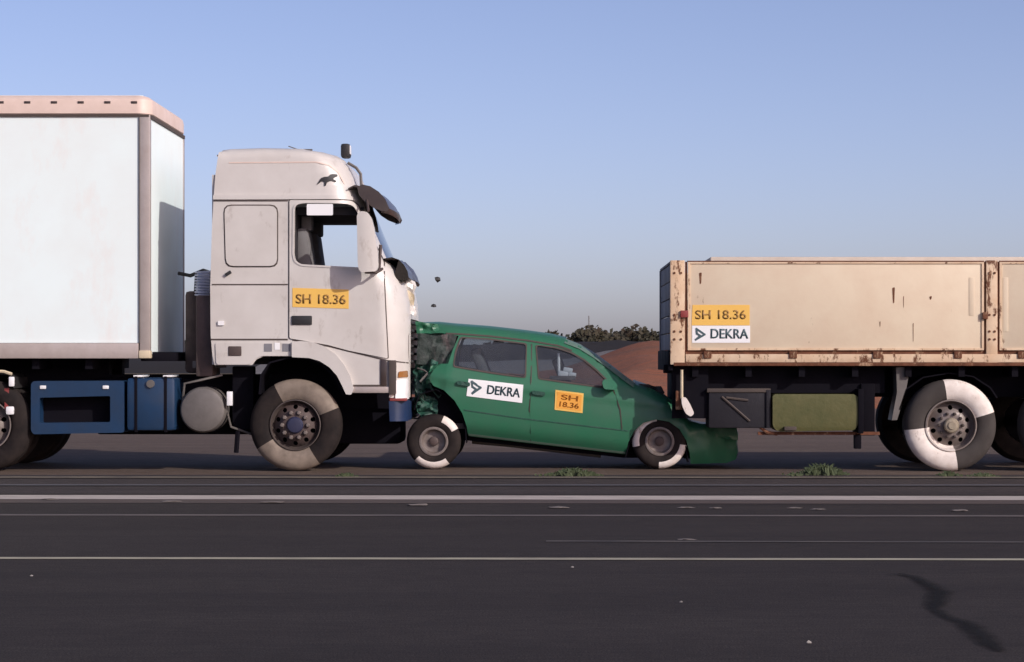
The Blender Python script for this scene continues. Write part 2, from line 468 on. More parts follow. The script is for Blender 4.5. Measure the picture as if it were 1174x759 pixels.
def tar_mat():
    m, t, p = _m('tar_stain')
    p.inputs['Base Color'].default_value = (.0085, .009, .0095, 1); p.inputs['Roughness'].default_value = .9; p.inputs['Specular IOR Level'].default_value = .1
    u = t.nodes.new('ShaderNodeUVMap'); sp = t.nodes.new('ShaderNodeSeparateXYZ'); t.links.new(u.outputs[0], sp.inputs[0])
    def mth(op, a, b):
        n = t.nodes.new('ShaderNodeMath'); n.operation = op
        for i, v in enumerate((a, b)):
            if isinstance(v, (int, float)): n.inputs[i].default_value = v
            else: t.links.new(v, n.inputs[i])
        return n.outputs[0]
    c = mth('SUBTRACT', 1.0, mth('MULTIPLY', mth('ABSOLUTE', mth('SUBTRACT', sp.outputs[0], .5), 0), 2.0))
    n = _noise(t, 5, 5)
    a = mth('ADD', c, mth('MULTIPLY', mth('SUBTRACT', n.outputs[0], .5), 1.2))
    r = _ramp(t, a, .15, .85, (0, 0, 0, 1), (.6, .6, .6, 1))
    t.links.new(mth('MULTIPLY', r.outputs[0], mth('MINIMUM', mth('MULTIPLY', c, 3), 1.0)), p.inputs['Alpha'])
    return m
m_tar = tar_mat()
tar('tar_seam', [(1016, 660, .015), (1032, 659, .04), (1050, 663, .07), (1064, 671, .10), (1078, 680, .13), (1074, 690, .12), (1070, 699, .08), (1086, 709, .07), (1108, 715, .09), (1122, 726, .12), (1134, 739, .10), (1148, 748, .04)], m_tar)

# ------------------------------------------------------------------ background: banks, trees, mast
def bank(name, prof, y0, run, mat, back=8.0, rough=.15, step=1.0):
    """earth bank: prof = [(x, height)] crest line, foot towards the camera"""
    bm = bmesh.new(); rows = []
    x = prof[0][0]; xs = []
    while x <= prof[-1][0]: xs.append(x); x += step
    for x in xs:
        for (a, ha), (b, hb) in zip(prof, prof[1:]):
            if a <= x <= b: h = ha + (hb - ha) * (x - a) / (b - a); break
        row = []
        for k in range(13):
            t = k / 12
            if t <= .6: yy = y0 - run + run * (t / .6); zz = h * math.sin(t / .6 * math.pi / 2)
            else: yy = y0 + back * (t - .6) / .4; zz = h * math.cos((t - .6) / .4 * math.pi / 2)
            zz += rough * noise.noise(Vector((x * .35, yy * .35, 1))) * min(1, h) * (1 if 0 < k < 12 else 0)
            row.append(bm.verts.new((x, yy, zz - .03)))
        rows.append(row)
    for a, b in zip(rows, rows[1:]):
        for k in range(12): bm.faces.new((a[k], b[k], b[k + 1], a[k + 1]))
    return tag(finish(name, bm, mat, None), kind='structure')
def crest(pts, y):
    out = []
    for px, py in pts:
        k = (26 + y) / 26
        out.append(((px - 626) / S * k, CAMZ + (410 - py) / S * k))
    return out
m_soil = asphalt('red_brown_soil', (.30, .105, .050), (.20, .095, .055), (.13, .085, .06), .45, patch=.9)
m_gravel = asphalt('grey_gravel', (.17, .155, .15), (.11, .105, .095), (.20, .18, .17), .3)
m_heath = asphalt('dark_heath', (.022, .019, .018), (.03, .022, .016), (.016, .016, .014), .3)
bank('soil_bank', crest([(400, 436), (640, 428), (690, 417), (705, 411), (730, 405), (757, 400), (800, 399), (1200, 402)], 62), 62, 30, m_soil, rough=.6, step=.5)
bank('gravel_bank', crest([(300, 418), (640, 412), (690, 402), (720, 399), (757, 396.5), (800, 395), (1300, 400)], 95), 95, 10, m_gravel, rough=.15)
bank('heath_bank', crest([(-400, 400), (500, 398), (640, 392), (760, 392), (1600, 398)], 190), 190, 30, m_heath, step=3, rough=.6)

def leaf_mat(name, a, b):
    m, t, p = _m(name)
    n = _noise(t, .6, 3)
    f = _ramp(t, n.outputs[0], .35, .65)
    t.links.new(_mix(t, f.outputs[0], a, b), p.inputs['Base Color']); p.inputs['Roughness'].default_value = .8
    return m
LM = [leaf_mat('foliage_olive', (.020, .020, .009), (.038, .028, .013)), leaf_mat('foliage_russet', (.040, .024, .012), (.024, .019, .010)), leaf_mat('foliage_dark', (.012, .016, .009), (.020, .021, .010))]
def crown_bm(h, wd, n, size, seed, flat=.42):
    r = random.Random(seed); bm = bmesh.new()
    blobs = [(Vector((r.uniform(-.5, .5) * wd, r.uniform(-.4, .4) * wd, h * r.uniform(.35, .85))), wd * r.uniform(.2, .36)) for _ in range(9)]
    for i in range(n):
        c, rad = blobs[i % 9]
        d = Vector((r.gauss(0, 1), r.gauss(0, 1), r.gauss(0, 1))).normalized() * rad * r.uniform(.5, 1.05)
        p = c + d; s = size * r.uniform(.6, 1.4)
        u = Vector((r.gauss(0, 1), r.gauss(0, 1), r.gauss(0, 1))).normalized(); v = u.orthogonal().normalized()
        bm.faces.new([bm.verts.new(p + q) for q in (u * s, v * s * .7, -u * s, -v * s * .7)])
    return bm
def tree(label, px, y, top, wd, seed, mat):
    k = (26 + y) / 26; x = (px - 626) / S * k; h = CAMZ + (410 - top) / S * k
    t = thing('tree', label, 'tree', (x, y, 0), 'distant trees along the horizon')
    r = random.Random(seed)
    bm = bmesh.new()
    a_tube(bm, [(0, 0, -.1), (r.uniform(-.1, .1), 0, h * .3), (r.uniform(-.2, .2), 0, h * .7)], .16, 6, True, .05)
    for q in range(4):
        z = h * r.uniform(.3, .5); an = q * 1.57 + r.random()
        a_tube(bm, [(0, 0, z), (math.cos(an) * wd * .3, math.sin(an) * wd * .3, z + h * .25)], .07, 5, True, .02)
    finish('trunk', bm, M['bark'], t, keep=True)
    finish('crown', crown_bm(h, wd, 1700, .26, seed), mat, t, keep=True, smooth=False)
    return t
TR = [('low tree at the left end of the wooded skyline', 652, 384), ('low round tree under the left of the mast', 664, 385.5), ('short russet tree beside the thin mast', 676, 387),
      ('short tree just right of the mast', 687, 385), ('olive tree rising towards the middle of the skyline', 697, 382), ('tall bushy tree in the middle of the skyline', 706, 379.5),
      ('russet tree right of the tallest tree', 717, 382), ('olive tree between the middle and the white dropside post', 726, 382.5), ('rounded tree before the skyline drops off', 736, 380),
      ('small tree where the skyline drops', 746, 385), ('small tree just left of the dropside front board', 756, 389), ('tree on the skyline hidden by the dropside trailer', 768, 392)]
for i, (lab, px, top) in enumerate(TR):
    tree(lab, px, 200 + (i % 3) * 9, top, 4.6, 40 + i, LM[i % 3])
wb = bmesh.new(); rr = random.Random(5)
for i in range(150):
    x = -150 + 300 * i / 149
    if -1 < x < 48 and False: continue
    cr = crown_bm(3.0 + rr.random() * .7, 5, 90, .5, 500 + i)
    for v in cr.verts: v.co += Vector((x, 236 + rr.uniform(-6, 6), -.6))
    me = bpy.data.meshes.new('tmp'); cr.to_mesh(me); cr.free(); wb.from_mesh(me); bpy.data.meshes.remove(me)
o = finish('far_wood', wb, LM[2], None, smooth=False); tag(o, 'low dark wood running along the horizon behind everything', 'wood', kind='stuff')
mt = thing('radio_mast', 'thin grey mast standing above the distant trees', 'mast', ((675 - 626) / S * 280 / 26, 254, 0))
mh = CAMZ + (410 - 362) / S * 280 / 26
bm = bmesh.new()
for an in (0, 120, 240):
    a_tube(bm, [(.10 * math.cos(R(an)), .10 * math.sin(R(an)), -.1), (.05 * math.cos(R(an)), .05 * math.sin(R(an)), mh)], .028, 5)
finish('mast_pole', bm, M['galv'], mt, keep=True)
bm = bmesh.new()
for k in range(18):
    z = mh * k / 18
    a_tube(bm, [(.10, 0, z), (-.05, .08, z + mh / 36), (-.05, -.08, z + mh / 18)], .018, 4)
finish('lattice', bm, M['galv'], mt, keep=True)

# ------------------------------------------------------------------ wheels (axis along Y, outer face towards -Y, built round the origin)
def truck_wheel(parent, loc, style, sectors=(), dual=False, rot=0.0, far=False, tyremat=None):
    R0 = .515
    prof = [(.275, .05), (.29, .015), (.315, -.003), (.36, -.016), (.42, -.016), (.47, -.004), (.500, .02), (.513, .05)]
    W = .30 if not dual else .27
    tread = []
    n = 5
    for k in range(n):
        a = .05 + (W - .10) * k / n; b = .05 + (W - .10) * (k + 1) / n
        tread += [(R0, a + .004), (R0, b - .012), (R0 - .014, b - .010), (R0 - .014, b + .002)]
    prof2 = prof + tread + [(.513, W - .05), (.47, W + .004), (.36, W + .014), (.29, W - .015), (.275, W - .05), (.275, .05)]
    bm = lathe(prof2, 56)
    if dual:
        a_lathe(bm, [(r, y + .33) for r, y in prof2], 48)
    wh = finish('wheel', bm, tyremat or M['tyre'], parent, keep=True)
    wh.location = Vector(loc) - parent.location
    if far: wh.rotation_euler.z = math.pi
    if style == 'front':
        bm = lathe([(.285, .012), (.288, -.006), (.278, -.008), (.270, .01), (.262, .06), (.245, .085)], 48)
        finish('rim', bm, M['rim'], wh, keep=True)
        holes = [circle(.205 * math.cos(6.28318 * (k + .5) / 10), .205 * math.sin(6.28318 * (k + .5) / 10), .027, 12) for k in range(10)]
        def dy(x, z):
            r = math.hypot(x, z); return .085 - .115 * max(0, min(1, (.25 - r) / .12)) ** .8
        disc = sheet(circle(0, 0, .25, 48), holes + [circle(0, 0, .09, 24)], dy, .012, xs=frange(-.2, .2, 12), zs=frange(-.2, .2, 12))
        finish('wheel_disc', disc, M['brownback'], wh, keep=True)
        bm = lathe([(.26, .13), (.09, .13), (.09, .12)], 24); a_lathe(bm, [(.26, .13), (.0, .131)], 24)
        finish('brake_drum', bm, M['chassis'], wh, keep=True)
        bm = lathe([(.092, -.02), (.095, -.045), (.08, -.065), (.05, -.07), (.0, -.068)], 28)
        finish('hub', bm, M['navy'], wh, keep=True)
        bm = bmesh.new()
        for k in range(10):
            a = 6.28318 * k / 10
            a_lathe(bm, [(.027, -.018), (.027, -.050), (.018, -.062), (.0, -.064)], 6, cx=.145 * math.cos(a), cz=.145 * math.sin(a))
        finish('wheel_nuts', bm, M['rim_light'], wh, keep=True)
    else:
        bm = lathe([(.285, .012), (.290, -.008), (.276, -.010), (.268, .02), (.262, .075), (.240, .10)], 48)
        finish('rim', bm, M['rim_light'], wh, keep=True)
        holes = [circle(.200 * math.cos(6.28318 * (k + .5) / 10), .200 * math.sin(6.28318 * (k + .5) / 10), .027, 12) for k in range(10)]
        def dy(x, z):
            r = math.hypot(x, z); return .10 - .075 * max(0, min(1, (.25 - r) / .10))
        disc = sheet(circle(0, 0, .25, 48), holes + [circle(0, 0, .085, 24)], dy, .012, xs=frange(-.2, .2, 12), zs=frange(-.2, .2, 12))
        finish('wheel_disc', disc, M['rim_light'], wh, keep=True)
        bm = lathe([(.26, .16), (.0, .16)], 24); finish('brake_drum', bm, M['chassis'], wh, keep=True)
        bm = lathe([(.082, .03), (.085, -.04), (.072, -.055), (.045, -.058), (.042, -.07), (.0, -.07)], 28)
        finish('hub', bm, M['hub'], wh, keep=True)
        bm = bmesh.new()
        for k in range(10):
            a = 6.28318 * k / 10
            a_lathe(bm, [(.018, .030), (.018, -.002), (.010, -.010), (.0, -.011)], 6, cx=.135 * math.cos(a), cz=.135 * math.sin(a))
        finish('wheel_nuts', bm, M['seal'], wh, keep=True)
    for (a0, a1, mat) in sectors:
        pp = [(.292, .010), (.315, -.006), (.36, -.0195), (.42, -.0195), (.47, -.0075), (.502, .018), (.5165, .05), (.5185, .09), (.500, .092), (.3, .05)]
        finish('painted_sector', lathe(pp, 64, a0, a1), mat, wh, keep=True)
    return wh

def car_wheel(parent, loc, sectors, far=False, tilt=0.0):
    R0 = .312
    prof = [(.160, .04), (.168, .008), (.19, -.006), (.25, -.010), (.285, .0), (.303, .018), (.311, .04), (R0, .07), (R0 - .008, .072), (R0 - .008, .08), (R0, .082), (R0, .115), (R0 - .008, .117), (R0 - .008, .125), (R0, .127), (.311, .155), (.285, .195), (.21, .2), (.160, .16), (.160, .04)]
    wh = finish('wheel', lathe(prof, 48), M['tyre'], parent, keep=True)
    wh.location = Vector(loc) - parent.location
    if far: wh.rotation_euler.z = math.pi
    wh.rotation_euler.x = tilt
    finish('rim', lathe([(.167, .012), (.167, -.002), (.158, -.005), (.140, -.003), (.128, .03), (.122, .07), (.10, .075), (.07, .07), (.0, .07)], 40), M['rim_light'], wh, keep=True)
    finish('hub_cap', lathe([(.055, .072), (.052, .045), (.04, .038), (.0, .036)], 20), M['brownback'], wh, keep=True)
    for (a0, a1) in sectors:
        pp = [(.232, .0), (.236, -.0115), (.25, -.0135), (.285, -.0035), (.305, .016), (.3145, .04), (.3155, .06), (.30, .062), (.2, .04)]
        finish('painted_sector', lathe(pp, 56, a0, a1), M['chalk'], wh, keep=True)
    return wh

# ================================================================== BOX TRAILER (left)
bx, bz = P(172, 540)
BT = thing('box_trailer', 'tall white box semi-trailer with cream top rail coupled behind the white truck cab', 'trailer', (-9.0, 1.25, 0))
XL = -17.5; XR = P(172, 0)[0]
Zt = P(0, 108)[1]; Zb = P(0, 411)[1]
Zrt, Zrb = P(0, 131)[1], P(0, 393)[1]
o = finish('side_panel', box(XL, P(159.5, 0)[0], .012, .05, Zrb, Zrt), M['white_box'], BT)
finish('side_panel', box(XL, XR - .05, 2.46, 2.49, Zrb, Zrt), M['white_box'], BT)
# corner posts
for y0, y1 in ((0, .09), (2.41, 2.5)):
    finish('corner_post', box(P(160, 0)[0], XR, y0, y1, Zb, Zrt - .005, .012), M['alu'], BT)
    finish('corner_trim', box(P(159.0, 0)[0], P(160.8, 0)[0], y0 - .004, y1, Zrb + .003, Zrt - .01, .004), M['galv'], BT)
# rounded top rail on the long sides and over the front
def railprof(): return [(0.0, Zrt), (-.012, Zrt + .01), (-.012, Zrt + .12), (0.0, Zrt + .17), (.04, Zrt + .205), (.10, Zrt + .222)]
def rail(path, side):
    bm = bmesh.new(); rows = []
    for (x, y, nx, ny) in path:
        rows.append([bm.verts.new((x - nx * d, y - ny * d, z)) for d, z in railprof()])
    for a, b in zip(rows, rows[1:]):
        for k in range(5): bm.faces.new((a[k], b[k], b[k + 1], a[k + 1]))
    inset(bm, -.01)
    return bm
rc = .16
path = [(XL, 0, 0, -1), (XR - rc, 0, 0, -1)] + [(XR - rc + rc * math.sin(R(a)), rc - rc * math.cos(R(a)), math.sin(R(a)), -math.cos(R(a))) for a in range(10, 91, 10)]
path += [(XR, 2.5 - rc, 1, 0)] + [(XR - rc + rc * math.cos(R(a)), 2.5 - rc + rc * math.sin(R(a)), math.cos(R(a)), math.sin(R(a))) for a in range(10, 91, 10)] + [(XL, 2.5, 0, 1)]
finish('top_rail', rail(path, 0), M['rail'], BT)
finish('roof_skin', box(XL, XR - .10, .10, 2.40, Zrt + .19, Zrt + .224), M['white_box'], BT)
# dark strips stand in for the shade under the rail
bm = box(XL, XR - .012, -.006, .004, Zrt - .028, Zrt - .002); finish('rail_shade_strip', bm, M['seal'], BT)
finish('rail_shade_strip', box(XR - .004, XR + .008, .03, 2.47, Zrt - .045, Zrt - .006), M['seal'], BT)
slot = None
for i in range(24):
    cx, cz = P(154 - i * 30.6, 117.5)
    if cx < XL + .2: break
    if slot is None:
        slot = finish('lashing_slot', box(cx - .035, cx + .035, -.016, -.008, cz - .014, cz + .014, .003), M['brown'], BT, loc=(cx, -.012, cz))
    else:
        s2 = slot.copy(); C.objects.link(s2); s2.location.x = cx - BT.location.x
# front wall
finish('front_panel', box(XR - .03, XR - .008, .09, 2.41, Zb + .05, Zrt), M['white_box'], BT)
# floor rail with cap
finish('floor_rail', box(XL, XR - .13, -.014, .06, Zb, Zrb - .004, .01), M['alu'], BT)
finish('floor_rail', box(XL, XR - .13, 2.44, 2.514, Zb, Zrb - .004, .01), M['alu'], BT)
finish('corner_casting', box(XR - .125, XR + .004, -.016, .12, Zb + .002, Zb + .09, .012), M['pale'], BT)
finish('floor', box(XL, XR - .02, .07, 2.43, Zb + .01, Zb + .12), M['chassis'], BT)
finish('front_cross_member', box(XR - .14, XR + .26, .2, 2.3, Zb - .03, Zb + .075, .01), M['chassis'], BT)
for y in (.75, 1.55):
    finish('chassis_beam', box(XL, XR - .6, y, y + .18, Zb - .32, Zb), M['chassis'], BT)
for k in range(22):
    x = XL + .3 + k * .6
    if x > XR - .3: break
    finish('cross_member', box(x, x + .08, .1, 2.4, Zb - .12, Zb - .003), M['chassis'], BT)
w0 = truck_wheel(BT, (-11.9 - 1.3, .06, .515), 'rear')
for x in (-11.9 - 2.6, -11.9 - 3.9):
    c = copy_tree(w0, BT); c.location.x = x - BT.location.x
for x in (-13.2, -14.5, -15.8):
    c = copy_tree(w0, BT); c.location = (x - BT.location.x, 2.44 - 1.25, .515); c.rotation_euler.z = math.pi
    finish('axle', tube([(x, .3, .515), (x, 2.2, .515)], .06, 10), M['chassis'], BT)
# landing leg
for y in (.35, 2.0):
    finish('landing_leg', box(-7.3, -7.18, y, y + .12, .35, Zb - .002, .01), M['galv'], BT)

# ================================================================== TRUCK TRACTOR
T = thing('tractor_truck', 'white high-roofed truck cab with blue chassis ramming the green estate car', 'truck', (P(338, 0)[0], 1.25, 0))
cab_outer = [(250, 174), (253, 170.5), (262, 169.3), (300, 168), (345, 169), (368, 171.5), (382, 175), (391, 180.5), (398, 189), (404, 202), (409, 216),
             (413, 230), (427, 264), (441, 296), (446, 301), (453, 308), (459, 317), (464, 330), (467, 345), (468, 361), (468.3, 365), (468.5, 372), (468.5, 405),
             (468.3, 422), (468, 456), (446, 456), (446, 450), (403, 450), (397, 444), (392, 434), (384, 423), (373, 414), (358, 409.5), (345, 408.5), (302, 408.5), (294, 412), (289, 418.5),
             (246, 418.5), (243.5, 408), (241.5, 385), (241, 330), (243, 260), (246.5, 200)]
win = [(338, 238), (341, 234.5), (350, 233), (398, 233.5), (405, 236), (409, 243), (418, 266), (428, 292), (431, 300), (429, 306.5), (418, 306.8), (345, 303), (339, 299), (337.5, 292)]
front_x = [(0, 0)]
def xprofile(z, pts):
    best = None
    for (x0, z0), (x1, z1) in zip(pts, pts[1:]):
        if (z0 - z) * (z1 - z) <= 0 and z0 != z1:
            x = x0 + (x1 - x0) * (z - z0) / (z1 - z0); best = x if best is None else max(best, x)
    return best
cabW = L(cab_outer)
zroof = P(0, 168)[1]
CABPROF = cabW[4:19] + L([(468.5, 372), (468.5, 420), (468, 458)])
def cab_y(x, z):
    xf = xprofile(z, CABPROF)
    y = 0.0
    if xf is not None:
        t = (x - (xf - .34)) / .34
        t = max(0, min(1, t)); y += .38 * (1 - math.sqrt(max(0, 1 - t * t)))
    # top rounding
    if x < cabW[7][0]:
        zt = None
        for (x0, z0), (x1, z1) in zip(cabW[0:8], cabW[1:9]):
            if x0 <= x <= x1 and x1 > x0: zt = z0 + (z1 - z0) * (x - x0) / (x1 - x0); break
        if zt is None: zt = zroof
        t = max(0, min(1, (z - (zt - .12)) / .12)); y = max(y, .14 * (1 - math.sqrt(max(0, 1 - t * t))))
    # high roof leans in slightly
    y += .05 * max(0, min(1, (z - P(0, 228)[1]) / .6))
    return y
cxs = [P(a, 0)[0] for a in (262, 280, 300, 330, 360, 372, 380, 388, 394, 400, 406, 411, 416, 420, 424, 428, 432, 436, 440, 444, 448, 452, 456, 460, 464, 468, 472, 475, 478, 480)]
czs = [P(0, a)[1] for a in (170, 172, 174, 177, 180, 184, 190, 200, 212, 222, 230, 240, 250, 262, 275, 288, 300, 308, 318, 330, 345, 360, 380, 400, 430)]
hole = rounded(L(win), .03, 2)
for mir in (None, 1.25):
    finish('body_side', sheet(cabW, [hole], cab_y, .035, cxs, czs, 0, mir), M['cab'], T)
roof_prof = L([(247, 178), (250, 174), (253, 170.5), (262, 169.3), (300, 168), (345, 169), (368, 171.5), (382, 175), (391, 180.5), (398, 189), (404, 202), (409, 216)])
finish('roof', strip(roof_prof, cab_y, 1.25, (0.0, .0), 12), M['cab'], T)
finish('windscreen', strip(L([(409, 217), (413, 230), (427, 264), (441, 296)]), cab_y, 1.25, (.03, 0), 12, .006), M['cabglass'], T)
finish('front_panel', strip(L([(441, 296), (446, 301), (453, 308), (459, 317), (464, 330), (467, 345), (468, 361), (468.3, 365)]), cab_y, 1.25, (.01, 0), 12), M['cab'], T)
finish('grille', strip(L([(468.3, 366), (467, 385), (467, 405), (468, 422)]), cab_y, 1.25, (.0, 0), 12), M['brown'], T)
for k in range(6):
    y = 368 + k * 9
    x, z = P(467.5, y)
    finish('grille_slat', box(x - .01, x + .03, .42, 2.08, z - .03, z, .006), M['black'], T)
finish('back_wall', box(P(241.5, 0)[0] + .01, P(241.5, 0)[0] + .04, .04, 2.46, P(0, 418)[1], P(0, 200)[1]), M['cab'], T)
finish('cab_floor', box(P(250, 0)[0], P(432, 0)[0], .05, 2.45, P(0, 385)[1], P(0, 380)[1]), M['interior'], T)
# interior lining
finish('headlining', box(P(250, 0)[0], P(415, 0)[0], .22, 2.28, P(0, 245)[1], P(0, 236)[1]), M['interior'], T)
finish('bunk_wall', box(P(300, 0)[0], P(338, 0)[0], .07, 2.43, P(0, 380)[1], P(0, 240)[1]), M['interior'], T)
for y in (.35, 1.55):
    s = finish('seat', box(P(345, 0)[0], P(395, 0)[0], y, y + .55, P(0, 372)[1], P(0, 326)[1], .04), M['seat'], T)
    bm = box(-.08, .08, y, y + .52, 0, .72, .05)
    bmesh.ops.rotate(bm, cent=(0, 0, 0), matrix=Matrix.Rotation(R(-8), 3, 'Y'), verts=bm.verts)
    bmesh.ops.translate(bm, vec=(P(350, 0)[0], 0, P(0, 332)[1]), verts=bm.verts)
    finish('backrest', bm, M['seat'], s)
    finish('headrest', box(P(340, 0)[0], P(352, 0)[0], y + .12, y + .4, P(0, 262)[1], P(0, 240)[1], .03), M['seat'], s)
finish('dashboard', box(P(408, 0)[0], P(436, 0)[0], .12, 2.38, P(0, 345)[1], P(0, 309)[1], .04), M['interior'], T)
sw = bmesh.new()
c0 = Vector((P(405, 0)[0], 1.75, P(0, 303)[1]))
a_tube(sw, [c0 + Vector((.10 * math.cos(a), .24 * math.sin(a), .22 * math.cos(a))) for a in [6.28318 * k / 24 for k in range(25)]], .018, 6)
a_tube(sw, [c0, c0 + Vector((.18, 0, -.15))], .03, 6); a_tube(sw, [c0 + Vector((.1, 0, .22)), c0, c0 + Vector((-.1, 0, -.22))], .016, 5)
finish('steering_wheel', sw, M['black'], T)

def overlay(name, pts, mat, parent, off, thick=.012, r=.03, holes=(), fn=cab_y, n=3, Y=0.0, grid=True, mirror=None):
    q = rounded(L(pts, Y), r, n)
    x0, x1 = min(a for a, b in q), max(a for a, b in q); z0, z1 = min(b for a, b in q), max(b for a, b in q)
    xs = [x for x in frange(x0, x1, max(2, int((x1 - x0) / .04)))][1:-1] if grid else ()
    zs = [z for z in frange(z0, z1, max(2, int((z1 - z0) / .08)))][1:-1] if grid else ()
    return finish(name, sheet(q, [rounded(L(h, Y), .03, 2) for h in holes], fn, thick, xs, zs, off, mirror), mat, parent)

door = [(332, 229.5), (402, 229.5), (409, 234), (415, 248), (427, 276), (439, 300), (444.5, 411), (400, 402), (376, 395.5), (345, 390), (332, 388)]
def grow(pts, d):
    cx = sum(a for a, b in pts) / len(pts); cy = sum(b for a, b in pts) / len(pts)
    out = []
    N = len(pts)
    for i in range(N):
        p = Vector(pts[i]); a = Vector(pts[i - 1]); b = Vector(pts[(i + 1) % N])
        t = (b - a).normalized(); n = Vector((t.y, -t.x))
        out.append(tuple(p + n * d))
    return out
for mir in (None, 1.25):
    overlay('door_seal', grow(door, 1.3), M['seal'], T, -.004, .006, .02, [grow(win, .3)], mirror=mir)
    dr = overlay('door', door, M['cab'], T, -.016, .02, .02, [win], mirror=mir)
    # raised window frame
    overlay('window_frame', grow(win, 2.2), M['cab'], dr, -.024, .014, .04, [grow(win, .1)], mirror=mir)
finish('door_handle', pbox(334.5, 362, 358, 372.5, -.034, -.010, .012), M['black'], dr)
overlay('window_label', [(352, 234), (382, 234), (382, 247), (352, 247)], M['sticker'], T, -.029, .004, .015)
# sleeper locker and panels
overlay('locker_seal', [(256, 234.5), (319, 234.5), (319, 306.5), (258, 306.5)], M['seal'], T, -.003, .005, .09)
overlay('locker_hatch', [(257.3, 236), (317.7, 236), (317.7, 305), (259.3, 305)], M['cab'], T, -.014, .016, .085)
overlay('side_groove', [(243, 325.5), (330, 325.5), (330, 327), (243, 327)], M['seal'], T, -.003, .006, .003)
overlay('belt_moulding', [(244.5, 223.5), (395, 223.5), (409, 225), (410, 229), (395, 228.3), (244.5, 228.8)], M['cab'], T, -.02, .022, .01)
overlay('side_groove', [(245, 229.6), (330, 229.6), (330, 231), (245, 231)], M['seal'], T, -.003, .006, .003)
overlay('side_groove', [(262, 185.6), (362, 184.8), (378, 188), (388, 196), (395, 210), (393.5, 210), (386.5, 197), (377, 189.5), (362, 186.2), (262, 187)], M['rail'], T, -.004, .006, .003)
overlay('side_groove', [(241.8, 388.3), (330, 388.3), (330, 390.2), (242, 390.2)], M['seal'], T, -.003, .006, .003)
overlay('lower_groove', [(335, 389.3), (376, 396.3), (444, 412.6), (467, 415.5), (467, 416.8), (444, 414.2), (376, 397.6), (335, 390.6)], M['seal'], T, -.0035, .006, .003)
overlay('rear_latch', [(258, 314), (264, 310), (266, 313), (260, 317)], M['black'], T, -.03, .032, .004)
overlay('rear_latch', [(250, 368), (257, 368), (257, 373), (250, 373)], M['lamp'], T, -.02, .022, .008)
# wheel arch lip
arch = [(335, 392), (345, 391), (358, 392), (372, 397), (385, 406), (395, 418), (402, 431), (406, 446), (403, 452.5), (397, 452), (393, 443), (387, 431), (378, 421), (367, 414), (355, 410.5), (335, 409.5)]
overlay('arch_lip', arch, M['cab'], T, -.05, .055, .012)
finish('arch_liner', strip(L([(296, 452), (298, 430), (308, 415), (330, 409), (350, 409.5), (368, 416), (384, 431), (394, 452)]), lambda x, z: .03, .4, (0, 0), 4, .02), M['chassis'], T)
overlay('side_panel', [(247, 393), (334, 393), (334, 408), (300, 408), (292, 412), (287, 418), (248, 418)], M['cab'], T, -.012, .016, .03)
finish('panel_vent', pbox(262, 397, 277, 408, -.02, -.008, .01), M['brownback'], T)
for a, b, c, d in ((303, 394, 312, 403), (315, 393, 321, 401), (324, 394, 333, 403)):
    finish('torn_sticker', pbox(a, b, c, d, -.016, -.0125), M['sticker'] if a == 315 else M['grey_board'], T)
finish('sill_trim', pbox(404, 441, 440, 443, -.012, .02), M['seal'], T)
finish('sill_step', pbox(403, 443.4, 447, 450.5, -.02, .25, .008), M['alu'], T)
finish('step_grip', pbox(436, 412, 443, 443, -.014, .03, .01), M['brown'], T)
finish('corner_deflector', pbox(446, 413, 454, 452, -.03, .10, .01), M['seal'], T)
# head lamps, indicator, bumper
overlay('headlamp', [(454, 436), (467, 434), (467.5, 458), (453, 458)], M['lamp'], T, -.03, .03, .01)
overlay('indicator', [(457, 426), (466, 425), (466.5, 432.5), (456, 433)], M['amber'], T, -.02, .02, .01)
bump = L([(446, 460), (468, 459), (469, 470), (467, 483), (447, 483)])
def bump_y(x, z):
    t = max(0, min(1, (x - P(450, 0)[0]) / .19)); return -.03 + .3 * (1 - math.sqrt(1 - t * t * .98))
for mir in (None, 1.25):
    finish('bumper_end', sheet(bump, (), bump_y, .1, [P(a, 0)[0] for a in (452, 455, 458, 461, 463, 465, 467, 468)], (), 0, mir), M['bumper_blue'], T)
finish('bumper', box(P(459, 0)[0], P(468.4, 0)[0], .25, 2.25, P(0, 483)[1], P(0, 460)[1], .03), M['bumper_blue'], T)
finish('bumper_stripe', pbox(447, 456.7, 466, 459.7, -.035, .3, .006), M['red'], T)
# visor, mirrors, roof lamp, wipers
vis = bmesh.new(); rows = []
vp = L([(406, 215), (413, 211.5), (422, 213), (433, 219.5), (441, 228), (446, 237.5), (445, 241.5)])
for i, (x, z) in enumerate(vp):
    rows.append([vis.verts.new((x + .03 * math.sin(math.pi * k / 14) ** .5 - .07 * (1 - math.sin(math.pi * k / 14) ** .4), .06 + 2.38 * k / 14, z)) for k in range(15)])
for a, b in zip(rows, rows[1:]):
    for k in range(14): vis.faces.new((a[k], a[k + 1], b[k + 1], b[k]))
r = bmesh.ops.extrude_face_region(vis, geom=vis.faces[:])
bmesh.ops.translate(vis, vec=(-.01, 0, -.02), verts=[v for v in r['geom'] if isinstance(v, bmesh.types.BMVert)])
sv = finish('sun_visor', vis, M['brown'], T)
for mir in (None, 1.25):
    finish('visor_end', sheet(L([(409, 214), (415, 211), (424, 213), (434, 219.5), (441.5, 228), (445.5, 238), (443.5, 242), (437, 241.5), (428, 238), (419, 232), (411, 223)]), (), lambda x, z: .055, .02, (), (), 0, mir), M['brown'], sv)
